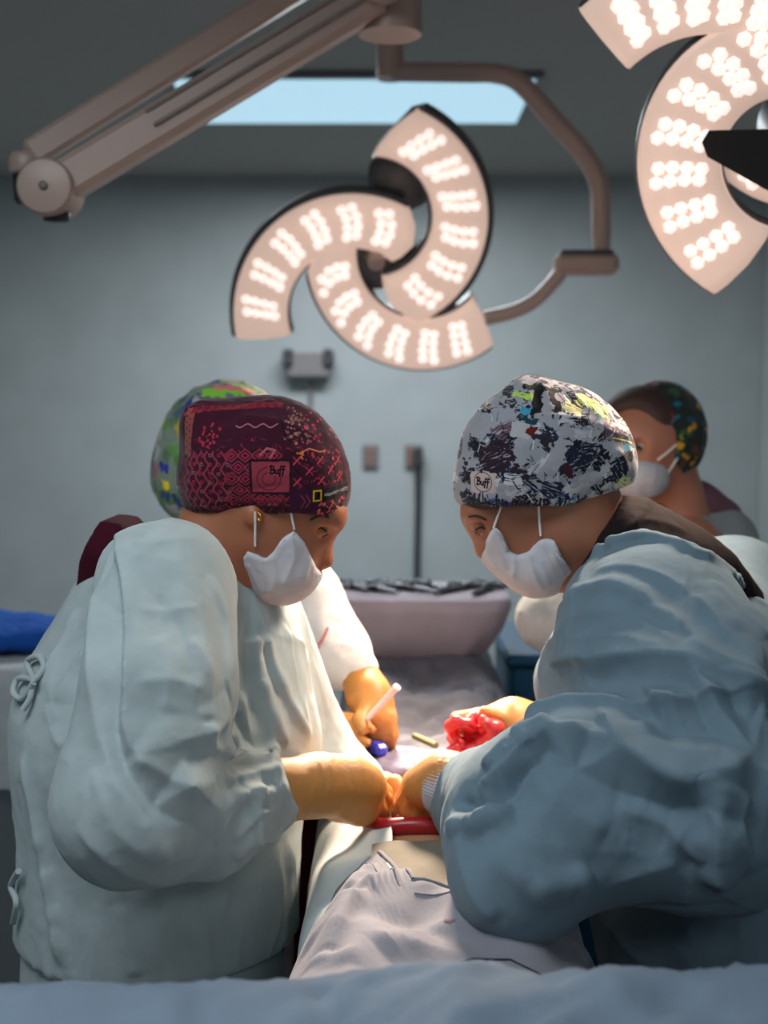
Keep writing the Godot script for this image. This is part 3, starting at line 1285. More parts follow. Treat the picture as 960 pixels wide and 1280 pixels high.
func build_drapes() -> void:
	var grey := cloth("drape_grey", rgb(136, 135, 144), 0.3, 3.0)
	var pale := cloth("drape_pale", rgb(200, 208, 208), 0.25, 3.0)
	var beige := cloth("drape_beige", rgb(124, 118, 106), 0.25, 3.0)
	var blue := cloth("drape_blue", rgb(120, 134, 150), 0.3, 2.2)
	var dark := cloth("drape_charcoal", rgb(112, 112, 122), 0.6, 3.0)
	var thread := mat("stitch_dark", rgb(52, 50, 56), 0.9)

	var pt := thing("person", "patient lying on the table under grey drapes with bare belly open", "person", Vector3(MID, 0.81, -1.9))
	var bf := belly()
	var bg := bf.net(0.012)
	relax(bg, 2)
	part("body", quads_mesh([finer(bg)]), skin("skin_patient", rgb(205, 148, 112)), pt)

	# main grey drape from the screen to the edge of the opening
	var side := [Vector2(-0.19, 0.36), Vector2(-0.188, 0.62), Vector2(-0.182, 0.78), Vector2(-0.172, 0.86), Vector2(-0.15, 0.925), Vector2(-0.09, 0.968), Vector2(0.0, 0.982), Vector2(0.09, 0.974), Vector2(0.145, 0.952), Vector2(0.18, 0.91), Vector2(0.192, 0.80), Vector2(0.196, 0.62), Vector2(0.197, 0.36)]
	var lines := []
	for l in [[7, 18, 40, 470, 1095, 400, 1190, 352, 1225], [8, 30, 12, 520, 1115, 450, 1130, 395, 1205], [5, 24, 24, 540, 1120, 480, 1160, 430, 1215], [5, 14, 20, 440, 1085, 405, 1120, 385, 1160], [5, 20, 30, 600, 1150, 540, 1180, 470, 1200], [6, 10, 14, 460, 1075, 430, 1110, 420, 1130], [4, 20, 14, 690, 1150, 740, 1190, 780, 1222], [4, 12, 20, 720, 1150, 745, 1170, 770, 1205], [4, 26, 26, 560, 1130, 620, 1170, 700, 1190]]:
		for i in range(3, l.size() - 2, 2):
			lines.append([floor_at(l[i], l[i + 1], 0.975), floor_at(l[i + 2], l[i + 3], 0.975), l[0] * 0.002, l[1] * 0.001, l[2] * 0.001])
	var hem0 := floor_at(474, 1060, 0.985)
	var hem1 := floor_at(517, 1116, 0.985)
	var height := func(x: float, z: float) -> float:
		var h := 0.0
		for l in lines:
			h += crease(Vector2(x, z), l[0], l[1], l[2], l[3], l[4])
		return h + (1.0 - absf(broad.get_noise_3d(x * 1.6 - z * 0.9, 0.0, z * 0.9 + x * 0.5)) * 2.0) * 0.012 + ripple.get_noise_3d(x * 0.5, 0.0, z * 0.5) * 0.0012
	var edge := func(x: float) -> float:
		# how far the drape reaches towards the field (world z)
		if x <= hem0.x:
			return hem0.y - 0.02
		if x <= hem1.x:
			return lerpf(hem0.y - 0.02, hem1.y, (x - hem0.x) / (hem1.x - hem0.x))
		if x < MID + 0.16:
			return hem1.y
		return lerpf(hem1.y, -1.70, smoothstep(MID + 0.16, MID + 0.20, x))
	var sec := func(u: float, w: float) -> Vector3:
		var p := along_profile(side, u)
		var x := MID + p.x
		var z: float = lerpf(-1.06, edge.call(MID + p.x * (NARROW if p.x < 0.0 else 1.0)), w)
		if p.x < 0.0:
			x = MID + p.x * taper(z)
		var slope := clampf((p.y - 0.84) / 0.1, 0.0, 1.0)
		x += sin(z * 26.0 + u * 4.0) * 0.006 * (1.0 - slope)
		return Vector3(x, p.y + height.call(x, z) * slope, z)
	var t := thing("surgical_drape", "grey cotton drape with hemmed edges covering the patient's chest", "drape", Vector3(MID, 0.98, -1.4))
	part("sheet", quads_mesh(sheet(sec, 0.0, 1.0, 150, 130)), grey, t)
	# hems: a doubled edge along the opening and a line of dark stitching across the middle
	var hem := func(a: Vector2, b: Vector2, inset: float) -> PackedVector3Array:
		var pts := PackedVector3Array()
		var off := (b - a).orthogonal().normalized() * inset
		for i in 15:
			var q := a.lerp(b, i / 14.0) + off
			pts.append(Vector3(q.x, 0.0, q.y))
		return pts
	var settle := func(pts: PackedVector3Array, lift: float) -> PackedVector3Array:
		var out := PackedVector3Array()
		for p in pts:
			var best := 0.98
			var gap := INF
			for k in 241:
				var q := along_profile(side, 0.25 + 0.5 * k / 240.0)
				var d := absf((q.x * taper(p.z) if q.x < 0.0 else q.x) + MID - p.x)
				if d < gap:
					gap = d
					best = q.y
			out.append(Vector3(p.x, best + height.call(p.x, p.z) + lift, p.z))
		return out
	var roll := func(a: Vector2, b: Vector2) -> void:
		part("hem", quads_mesh(tube(settle.call(hem.call(a, b, 0.0), 0.0005), PackedFloat32Array([0.0028]), 8)), grey, t)
	roll.call(Vector2(hem0.x, hem0.y - 0.018), hem1)
	roll.call(hem1, Vector2(MID + 0.15, hem1.y))
	part("hem", quads_mesh(tube(settle.call(hem.call(Vector2(hem0.x - 0.016, hem0.y), Vector2(hem1.x - 0.016, hem1.y + 0.012), 0.0), 0.0002), PackedFloat32Array([0.0014]), 6)), grey, t)
	part("hem", quads_mesh(tube(settle.call(hem.call(Vector2(hem1.x, hem1.y + 0.03), Vector2(MID + 0.13, hem1.y + 0.03), 0.0), 0.0002), PackedFloat32Array([0.0014]), 6)), grey, t)
	var seam := PackedVector3Array()
	var seam_px := [[497, 1227], [545, 1212], [600, 1208], [638, 1200], [670, 1210], [712, 1228]]
	for i in seam_px.size() - 1:
		for k in 8:
			var q := floor_at(lerpf(seam_px[i][0], seam_px[i + 1][0], k / 8.0), lerpf(seam_px[i][1], seam_px[i + 1][1], k / 8.0), 0.985)
			seam.append(Vector3(q.x, 0.0, q.y))
	part("stitching", quads_mesh(tube(settle.call(seam, 0.0008), PackedFloat32Array([0.0012]), 6)), thread, t)
	var sp := floor_at(562, 1161, 0.985)
	var spot: PackedVector3Array = settle.call(PackedVector3Array([Vector3(sp.x, 0, sp.y)]), 0.0)
	part("stain", quads_mesh([turn_lathe(spot[0], [Vector2(0.0066, -0.001), Vector2(0.006, 0.0008), Vector2(0.0, 0.001)], Basis.IDENTITY, 9)]), mat("stain", rgb(124, 104, 108), 0.9), t)

	# the beige inner sheet that ends at the skin
	var s2 := func(u: float, w: float) -> Vector3:
		var x := lerpf(hem0.x - 0.01, MID + 0.15, u)
		var z := lerpf(hem1.y + 0.03, -1.605 - 0.012 * sin(u * 5.0), w)
		var d := x - MID
		return Vector3(x, 0.974 - d * d * 1.1 + 0.003 * sin(x * 60.0 + z * 30.0), z)
	tag(part("inner_drape", quads_mesh(sheet(s2, 0.0, 1.0, 40, 30)), beige), "beige inner drape tucked under the grey hem beside the bare belly", "drape")

	# pale sheets over either flank of the patient, lit by the lamps
	for s in [-1.0, 1.0]:
		var sec3 := func(u: float, z: float) -> Vector3:
			var p: Vector2 = along_profile([Vector2(0.05, 0.966), Vector2(0.10, 0.950), Vector2(0.145, 0.925), Vector2(0.168, 0.86), Vector2(0.174, 0.65), Vector2(0.176, 0.4)], u)
			var fall := clampf((0.93 - p.y) * 5.0, 0.0, 1.0)
			return Vector3(MID + s * (p.x + 0.005 * fall * sin(z * 31.0 + s)), p.y + (1.0 - fall) * 0.004 * sin(z * 40.0 + u * 9.0), z)
		tag(part("flank_drape", quads_mesh(sheet(sec3, -1.40 if s < 0.0 else -1.62, -2.10, 40, 60)), pale), "bright pale drape over the patient's flank beside the maroon capped surgeon" if s < 0.0 else "bright pale drape over the patient's flank beside the surgeon in the graffiti cap", "drape")

	# dark sheet over the legs
	var sec4 := func(u: float, z: float) -> Vector3:
		var p := along_profile([Vector2(-0.165, 0.36), Vector2(-0.164, 0.62), Vector2(-0.16, 0.82), Vector2(-0.14, 0.91), Vector2(-0.09, 0.945), Vector2(0.01, 0.94), Vector2(0.12, 0.945), Vector2(0.19, 0.91), Vector2(0.225, 0.82), Vector2(0.23, 0.62), Vector2(0.23, 0.36)], u)
		var slope := clampf((p.y - 0.8) / 0.1, 0.0, 1.0)
		var h := (1.0 - absf(wrinkle.get_noise_3d(p.x * 0.5 + 4.0, 0.0, z * 0.35)) * 2.4) * 0.022
		return Vector3(MID + p.x + 0.006 * sin(z * 17.0) * (1.0 - slope), p.y + h * slope + 0.03 * smoothstep(-2.25, -2.6, z) * slope, z)
	tag(part("leg_drape", quads_mesh(sheet(sec4, -1.93, -3.05, 90, 110)), dark), "dark grey rumpled drape over the patient's legs", "drape")

	# blue drape over the screen nearest the camera
	var fall_px := [Vector2(-0.60, 0.30), Vector2(-0.61, 0.7), Vector2(-0.66, 0.96), Vector2(-0.76, 1.04), Vector2(-0.86, 1.073), Vector2(-0.94, 1.090), Vector2(-0.985, 1.088), Vector2(-1.02, 1.06), Vector2(-1.035, 0.99), Vector2(-1.04, 0.90)]
	var rows := []
	for j in 61:
		var row := PackedVector3Array()
		for i in 141:
			var x := lerpf(-0.62, 0.62, i / 140.0)
			var p := along_profile(fall_px, j / 60.0)
			var topness := clampf((p.y - 0.85) / 0.2, 0.0, 1.0)
			var h := 0.009 * sin(x * 9.0 + 0.6) + 0.008 * smoothstep(0.15, 0.3, x) + 0.004 * sin(x * 23.0) 
			h += (1.0 - absf(wrinkle.get_noise_3d(x * 0.45 + p.x * 0.5, 7.0, p.x * 0.4)) * 2.2) * 0.013
			h += crease(Vector2(x, p.x), Vector2(-0.06, -0.99), Vector2(-0.01, -0.80), -0.010, 0.010, 0.016)
			h += crease(Vector2(x, p.x), Vector2(-0.17, -0.98), Vector2(-0.13, -0.70), 0.010, 0.03, 0.010)
			h += crease(Vector2(x, p.x), Vector2(0.06, -1.0), Vector2(0.04, -0.72), 0.010, 0.010, 0.035)
			h += crease(Vector2(x, p.x), Vector2(0.14, -0.99), Vector2(0.30, -0.76), 0.010, 0.012, 0.03)
			row.append(Vector3(x, p.y + h * topness - 0.014, p.x + 0.02 * sin(x * 21.0) * (1.0 - topness)))
		rows.append(row)
	var g := grid(rows)
	if quads_normals(g)[30 * 141 + 70].y < 0.0:
		g = grid(rows, false, true)
	var st := thing("screen_drape", "blue cotton drape over the screen along the bottom edge", "drape", Vector3(0, 0.3, -0.8))
	part("sheet", quads_mesh([g]), blue, st)
	var sc := thing("drape_screen", "metal frame hidden beneath the blue drape at the bottom edge", "screen frame", Vector3(0, 0, -0.95))
	part("bar", tube_mesh(PackedVector3Array([Vector3(-0.58, 1.055, -0.96), Vector3(0.58, 1.055, -0.96)]), 0.009, 10), mats.table_steel, sc)
	for x in [-0.56, 0.56]:
		part("post", tube_mesh(PackedVector3Array([Vector3(x, 1.05, -0.96), Vector3(x, 0.0, -0.96)]), 0.009, 10), mats.table_steel, sc)


func skin(called: String, c: Color) -> StandardMaterial3D:
	if mats.has(called):
		return mats[called]
	var m := mat(called, c, 0.5)
	m.subsurf_scatter_enabled = true
	m.subsurf_scatter_strength = 0.12
	m.uv1_triplanar = true
	m.uv1_scale = Vector3.ONE * 6.0
	m.albedo_texture = plain_tone
	return m


# ---------------------------------------------------------------- instrument stand behind the patient
func build_mayo() -> void:
	var linen := cloth("mayo_linen", rgb(196, 184, 194), 0.4, 3.0)
	var steel := mat("instrument_steel", rgb(70, 70, 76), 0.35, 0.85)
	var y := 1.125
	var c := Vector3(0.075, y, -2.87)
	var hx := 0.215
	var hz := 0.17
	var t := thing("mayo_stand", "draped instrument stand behind the patient's legs", "instrument stand", Vector3(c.x, 0, c.z))
	# linen: round the tray, gathered and sagging below
	var rows := []
	var prof := [[0.0, 0.0], [0.9, 0.0], [0.985, -0.002], [1.0, -0.012], [1.01, -0.025], [1.0, -0.032], [0.985, -0.04], [0.93, -0.075], [0.80, -0.118], [0.56, -0.155], [0.30, -0.175], [0.1, -0.18]]
	for p in prof:
		var row := PackedVector3Array()
		for k in 72:
			var a := TAU * k / 72.0
			var e: Vector2 = Vector2(signf(cos(a)) * pow(absf(cos(a)), 0.45) * hx, signf(sin(a)) * pow(absf(sin(a)), 0.45) * hz) * p[0]
			var w := 0.005 * sin(a * 9.0) * clampf(-p[1] * 20.0, 0.0, 1.0)
			row.append(c + Vector3(e.x * (1.0 + w), p[1] + w * 0.8, e.y * (1.0 + w)))
		rows.append(row)
	var g := grid(rows, true)
	if quads_normals(g)[72 + 5].y < 0.0:
		g = grid(rows, true, true)
	part("linen_cover", quads_mesh([g]), linen, t)
	part("post", tube_mesh(PackedVector3Array([c + Vector3(0.12, -0.1, -0.1), c + Vector3(0.12, -0.1, -0.42), Vector3(c.x + 0.12, 0.05, c.z - 0.42)]), 0.014, 12), mats.table_steel, t)
	part("foot", box_mesh(Vector3(c.x + 0.12, 0.03, c.z - 0.42), Vector3(0.5, 0.06, 0.06), Basis.IDENTITY, 0.015), mats.table_steel, t)
	# instruments in a row
	var spots := [[-0.15, -0.02, 0.5], [-0.095, 0.03, 0.75], [-0.05, -0.03, 0.6], [-0.01, 0.02, 0.8], [0.035, -0.02, 0.45], [0.075, 0.03, -0.5], [0.12, -0.01, -0.7], [0.155, 0.04, -0.4]]
	var where := ["first from the left", "second from the left", "third from the left", "fourth from the left", "fourth from the right", "third from the right", "second from the right", "first from the right"]
	var proto: Node3D = null
	for i in spots.size():
		var s = spots[i]
		var o: Node3D
		if proto == null:
			o = thing("surgical_clamp", "", "clamp", Vector3.ZERO, "dark clamps lying on the draped instrument stand")
			for sd in [-1.0, 1.0]:
				part("blade", quads_mesh(tube(PackedVector3Array([Vector3(0.002 * sd, 0.006, 0.075), Vector3(0.005 * sd, 0.007, 0.02), Vector3(-0.006 * sd, 0.006 + 0.002 * sd, -0.02), Vector3(-0.018 * sd, 0.006, -0.07)]), PackedFloat32Array([0.003, 0.006, 0.006, 0.005]), 8)), steel, o)
				var ring := PackedVector3Array()
				for k in 13:
					var a := TAU * k / 12.0
					ring.append(Vector3(-0.024 * sd + cos(a) * 0.014, 0.006, -0.085 + sin(a) * 0.017))
				part("finger_ring", quads_mesh(tube(ring, PackedFloat32Array([0.0045]), 8, false)), steel, o)
			part("pivot", quads_mesh([turn_lathe(Vector3(0, 0.006, 0.0), [Vector2(0.0, -0.007), Vector2(0.006, -0.007), Vector2(0.006, 0.008), Vector2(0.0, 0.009)], Basis.IDENTITY, 10)]), steel, o)
			proto = o
		else:
			o = proto.duplicate()
			o.name = numbered("surgical_clamp")
			add_child(o)
		o.position = c + Vector3(s[0], 0.002, s[1])
		o.rotation.y = s[2]
		o.set_meta("label", "dark steel clamp on the draped instrument stand, %s" % where[i])


# ---------------------------------------------------------------- what stands at the edges
func build_side_things() -> void:
	var teal := mat("teal_plastic", rgb(20, 74, 104), 0.45)
	# teal trolley behind the right surgeon
	var p := at(695, 804, 3.0)
	var t := thing("teal_trolley", "dark teal trolley behind the right-hand surgeon's chest", "trolley", Vector3(p.x, 0, p.z))
	part("cabinet", box_mesh(Vector3(p.x, p.y / 2 + 0.02, p.z - 0.06), Vector3(0.25, p.y - 0.08, 0.42), Basis.IDENTITY, 0.01), teal, t)
	part("lid", box_mesh(Vector3(p.x, p.y - 0.012, p.z - 0.06), Vector3(0.28, 0.03, 0.46), Basis.IDENTITY, 0.01), teal, t)
	for s in [[-0.1, 0.1], [0.1, 0.1], [-0.1, -0.22], [0.1, -0.22]]:
		part("castor", quads_mesh([turn_lathe(Vector3(p.x + s[0], 0.032, p.z + s[1]), [Vector2(0.0, -0.012), Vector2(0.03, -0.012), Vector2(0.032, 0.0), Vector2(0.03, 0.012), Vector2(0.0, 0.012)], Basis(Vector3.BACK, PI / 2), 14)]), mats.lamp_black, t)
	for k in 2:
		part("drawer", box_mesh(Vector3(p.x, 0.3 + 0.3 * k, p.z + 0.155), Vector3(0.22, 0.26, 0.02), Basis.IDENTITY, 0.005), teal, t)
	# covered cart at the left edge
	var q := at(-20, 800, 2.75)
	t = thing("covered_cart", "cart under a white cloth at the left edge behind the surgeon", "cart", Vector3(q.x, 0, q.z))
	var white := cloth("cart_cloth", rgb(176, 180, 184), 0.4, 3.0)
	part("frame", box_mesh(Vector3(q.x, 0.42, q.z), Vector3(0.46, 0.80, 0.38), Basis.IDENTITY, 0.01), mats.table_steel, t)
	var rows := []
	for pr in [[0.1, 0.0], [0.8, 0.0], [0.97, -0.008], [1.02, -0.04], [1.04, -0.14], [1.06, -0.26]]:
		var row := PackedVector3Array()
		for k in 64:
			var a := TAU * k / 64.0
			var w := 1.0 + 0.03 * sin(a * 11.0) * clampf(-pr[1] * 8.0, 0.0, 1.0)
			row.append(Vector3(q.x + signf(cos(a)) * pow(absf(cos(a)), 0.4) * 0.26 * pr[0] * w, q.y - 0.02 + pr[1] + 0.01 * sin(a * 5.0) * clampf(-pr[1] * 8.0, 0.0, 1.0), q.z + signf(sin(a)) * pow(absf(sin(a)), 0.4) * 0.22 * pr[0] * w))
		rows.append(row)
	var g := grid(rows, true)
	if quads_normals(g)[64 + 5].y < 0.0:
		g = grid(rows, true, true)
	part("cloth", quads_mesh([g]), white, t)
	# a folded blue bundle on it
	var b := Field.new()
	var z := q.z
	b.egg(Vector3(q.x + 0.0, q.y + 0.015, z), Vector3(0.23, 0.042, 0.13), 0.03)
	b.egg(Vector3(q.x - 0.10, q.y + 0.035, z), Vector3(0.12, 0.04, 0.12), 0.03)
	b.planes.append(Plane(Vector3.DOWN, -(q.y - 0.019)))
	var bn := b.net(0.014)
	relax(bn, 2)
	bn = finer(bn)
	drape_over(bn, null, 0.001, 0.006)
	tag(part("blue_bundle", quads_mesh([bn]), cloth("bundle_blue", rgb(30, 84, 170), 0.4, 3.0)), "folded bright blue cloth on the cart at the left edge", "cloth")


# ---------------------------------------------------------------- printed cloth for the caps
class Print:
	var im: Image
	var s := 3.0
	var o := Vector2.ZERO
	var size := Vector2.ZERO
	var rag := FastNoiseLite.new()

	func _init(x0: float, y0: float, w: float, h: float, c: Color) -> void:
		o = Vector2(x0, y0)
		size = Vector2(w, h)
		im = Image.create(int(w * s), int(h * s), false, Image.FORMAT_RGBA8)
		im.fill(c)
		rag.frequency = 0.055
		rag.fractal_octaves = 3

	func px(x: int, y: int, c: Color) -> void:
		if x >= 0 and y >= 0 and x < im.get_width() and y < im.get_height():
			im.set_pixel(x, y, c)

	func dot(c: Vector2, r: float, col: Color, ring := 0.0) -> void:
		var m := (c - o) * s
		var rr := r * s
		for y in range(int(m.y - rr), int(m.y + rr) + 1):
			for x in range(int(m.x - rr), int(m.x + rr) + 1):
				var d := Vector2(x, y).distance_to(m)
				if d <= rr and (ring == 0.0 or d > rr - ring * s):
					px(x, y, col)

	func line(pts: Array, w: float, col: Color) -> void:
		for i in pts.size() - 1:
			var a: Vector2 = (pts[i] - o) * s
			var b: Vector2 = (pts[i + 1] - o) * s
			var r := w * s / 2.0
			var n := maxi(1, int(a.distance_to(b) / maxf(r * 0.6, 0.6)))
			for k in n + 1:
				var p := a.lerp(b, float(k) / n)
				for y in range(int(floor(p.y - r)), int(ceil(p.y + r)) + 1):
					for x in range(int(floor(p.x - r)), int(ceil(p.x + r)) + 1):
						if Vector2(x, y).distance_to(p) <= r + 0.35:
							px(x, y, col)

	func rect(c: Vector2, w: float, h: float, ang: float, col: Color, rough := 0.0, brush := 0.0) -> void:
		var m := (c - o) * s
		var r := Vector2(w, h).length() * s * 0.6
		var u := Vector2.from_angle(ang)
		var v := u.orthogonal()
		for y in range(int(m.y - r), int(m.y + r) + 1):
			for x in range(int(m.x - r), int(m.x + r) + 1):
				var d := Vector2(x, y) - m
				var a := d.dot(u) / s
				var b := d.dot(v) / s
				var k := rag.get_noise_2d(a * 1.5 + c.x * 9.0, b * 1.5 + c.y * 7.0) * rough
				if absf(a) < w / 2 + k and absf(b) < h / 2 + k:
					if brush > 0.0 and rag.get_noise_2d(a * 0.7 + c.y * 5.0, b * 6.0) > 0.34 - brush * 0.4:
						continue
					px(x, y, col)

	func ring_rect(c: Vector2, w: float, h: float, t: float, col: Color) -> void:
		line([c + Vector2(-w, -h) / 2, c + Vector2(w, -h) / 2, c + Vector2(w, h) / 2, c + Vector2(-w, h) / 2, c + Vector2(-w, -h) / 2], t, col)

	# the word in looped brush lettering, H high, from P (lower left)
	func word(p: Vector2, h: float, w: float, col: Color) -> void:
		var f := func(list: Array, dx: float) -> Array:
			var out := []
			for i in range(0, list.size(), 2):
				out.append(p + Vector2((list[i] + dx) * h, -list[i + 1] * h))
			return out
		line(f.call([0.12, 0.0, 0.2, 1.0], 0.0), w, col)
		line(f.call([0.0, 0.92, 0.3, 1.05, 0.55, 0.92, 0.5, 0.65, 0.2, 0.52, 0.55, 0.48, 0.62, 0.2, 0.4, 0.0, 0.06, 0.02], 0.0), w, col)
		line(f.call([0.0, 0.52, 0.0, 0.12, 0.12, 0.0, 0.28, 0.1, 0.34, 0.52, 0.34, 0.05, 0.44, 0.02], 0.75), w, col)
		for dx in [1.25, 1.62]:
			line(f.call([0.02, -0.3, 0.12, 0.0, 0.16, 0.8, 0.28, 1.0, 0.42, 0.88], dx), w, col)
			line(f.call([0.0, 0.5, 0.36, 0.54], dx), w, col)

	func texture() -> ImageTexture:
		im.generate_mipmaps()
		return ImageTexture.create_from_image(im)


func cap_material(called: String, tex: ImageTexture) -> StandardMaterial3D:
	var m := mat(called, Color.WHITE, 0.85)
	m.albedo_texture = tex
	m.metallic_specular = 0.25
	m.rim_enabled = true
	m.rim = 0.3
	return m


# cloth coordinates: wrapped round the head from its near side; P gives the printed area in photograph units at depth Z
func cap_uv(g: Dictionary, p: Print, z: float, rz: float) -> void:
	var uv := PackedVector2Array()
	var a := at(p.o.x, p.o.y, z)
	var b := at(p.o.x + p.size.x, p.o.y + p.size.y, z)
	var c := (a + b) / 2.0
	for v in g.v:
		var f: float = 0.93 + 0.35 * (1.0 - clampf((v.z + z) / rz, -1.0, 1.0))
		uv.append(Vector2(0.5 + (v.x - c.x) * f / (b.x - a.x), 0.5 + (v.y - c.y) * f / (b.y - a.y)))
	g.uv = uv


func print_maroon() -> Print:
	var p := Print.new(215, 478, 240, 180, rgb(58, 12, 33))
	var red := rgb(158, 38, 62)
	var rose := rgb(132, 48, 64)
	var brown := rgb(126, 84, 76)
	var night := rgb(34, 8, 24)
	var r := RandomNumberGenerator.new()
	r.seed = 4
	for i in 500:
		var q := Vector2(r.randf_range(215, 455), r.randf_range(545, 658))
		p.line([q, q + Vector2(r.randf_range(2, 6), 0).rotated(r.randf() * TAU)], r.randf_range(0.8, 1.6), [rgb(104, 28, 50), rgb(84, 18, 42), night, rgb(130, 40, 62)][i % 4])
	# border at the back, with dots
	p.rect(Vector2(238, 535), 14, 62, 0.05, rgb(132, 66, 60), 1.5)
	for i in 14:
		p.dot(Vector2(235 + (i % 2) * 5, 508 + i * 4), 1.2, night)
	p.line([Vector2(228, 513), Vector2(240, 506), Vector2(252, 511), Vector2(266, 504)], 3.0, rgb(150, 60, 66))
	p.rect(Vector2(300, 503), 120, 9, -0.08, rgb(126, 26, 44), 2.0)
	for i in 12:
		p.dot(Vector2(250 + i * 11, 503 - i * 0.6 + r.randf() * 3), 2.6, night, 1.0)
	# flower
	for i in 26:
		p.dot(Vector2(270, 541) + Vector2.from_angle(r.randf() * TAU) * sqrt(r.randf()) * 15.0, 1.8, red)
	p.dot(Vector2(270, 541), 4.0, night, 1.2)
	# wavy line
	var w := []
	for i in 20:
		w.append(Vector2(303 + i * 2.6, 531 + sin(i * 0.9) * 2.4))
	p.line(w, 1.5, rgb(160, 96, 104))
	# chains
	for k in 6:
		var lane := []
		for i in 15:
			lane.append(Vector2(236 + k * 11 + sin(i * 1.55 + k) * 3.6, 562 + i * 5))
		p.line(lane, 2.2, rose)
		for i in 7:
			p.dot(Vector2(241 + k * 11, 566 + i * 10.5), 2.3, red if (i + k) % 3 else brown, 1.1)
	# diamonds
	for i in 4:
		for j in 5:
			var c := Vector2(300 + i * 16 + (8 if j % 2 else 0), 566 + j * 13)
			for q in [7.0, 3.2]:
				p.line([c + Vector2(q * 1.3, 0), c + Vector2(0, q), c + Vector2(-q * 1.3, 0), c + Vector2(0, -q), c + Vector2(q * 1.3, 0)], 1.4, rose if q > 5 else red)
	# upper band motifs
	for i in 60:
		p.dot(Vector2(r.randf_range(358, 394), r.randf_range(502, 552)), r.randf_range(0.9, 2.2), brown if i % 3 else rgb(150, 110, 96))
	p.line([Vector2(352, 508), Vector2(362, 545), Vector2(368, 552)], 2.0, night)
	p.line([Vector2(332, 566), Vector2(340, 558), Vector2(349, 560), Vector2(344, 568)], 2.4, rgb(170, 84, 96))
	for i in 90:
		p.dot(Vector2(r.randf_range(382, 440), r.randf_range(506, 606)), r.randf_range(0.8, 2.4), [red, rgb(196, 44, 80), night][i % 3])
	for j in 3:
		for i in 5:
			var c := Vector2(374 + i * 15, 572 + j * 12)
			p.line([c + Vector2(-4, -4), c + Vector2(4, 4)], 1.6, night if (i + j) % 2 else red)
			p.line([c + Vector2(-4, 4), c + Vector2(4, -4)], 1.6, night if (i + j) % 2 else rgb(204, 62, 84))
	p.line([Vector2(378, 563), Vector2(390, 558), Vector2(404, 562), Vector2(414, 560)], 1.6, rgb(190, 110, 70))
	for i in 8:
		p.dot(Vector2(374 + r.randf() * 8, 562 + r.randf() * 8), 1.3, rgb(214, 110, 54))
	# the patch with the word
	p.rect(Vector2(344, 590), 47, 40, 0.0, night, 0.8)
	p.rect(Vector2(344, 590), 42, 35, 0.0, rgb(144, 54, 68), 0.6)
	p.dot(Vector2(342, 592), 14.0, rgb(112, 26, 50), 1.6)
	p.dot(Vector2(342, 592), 8.0, rgb(112, 26, 50), 1.4)
	p.rect(Vector2(353, 582), 24, 13, 0.0, rgb(152, 60, 72), 0.8)
	p.word(Vector2(343, 586), 8.5, 1.5, rgb(24, 6, 16))
	# zigzag and small ornaments along the brim
	var zz := []
	for i in 13:
		zz.append(Vector2(322 + i * 3.6, 615 + (3 if i % 2 else -2)))
	p.line(zz, 1.6, red)
	for i in 90:
		p.dot(Vector2(r.randf_range(240, 366), r.randf_range(620, 642)), r.randf_range(0.7, 1.9), [brown, rose, night][i % 3])
	# dark panel with chevrons, band and yellow frame
	p.rect(Vector2(386, 622), 40, 36, 0.0, rgb(56, 14, 46), 1.0)
	for k in 2:
		p.line([Vector2(379 + k * 6, 612), Vector2(384 + k * 6, 620), Vector2(379 + k * 6, 628)], 1.5, rose)
	p.rect(Vector2(426, 614), 58, 16, 0.0, rgb(16, 12, 16), 0.4)
	p.rect(Vector2(430, 614), 44, 4.5, 0.0, rgb(140, 136, 136), 1.2, 0.5)
	p.ring_rect(Vector2(399, 614), 9.5, 12.5, 1.9, rgb(216, 172, 30))
	for i in 70:
		p.dot(Vector2(r.randf_range(398, 445), r.randf_range(624, 654)), r.randf_range(0.9, 2.4), [rgb(206, 74, 84), rgb(196, 120, 116), night][i % 3])
	return p


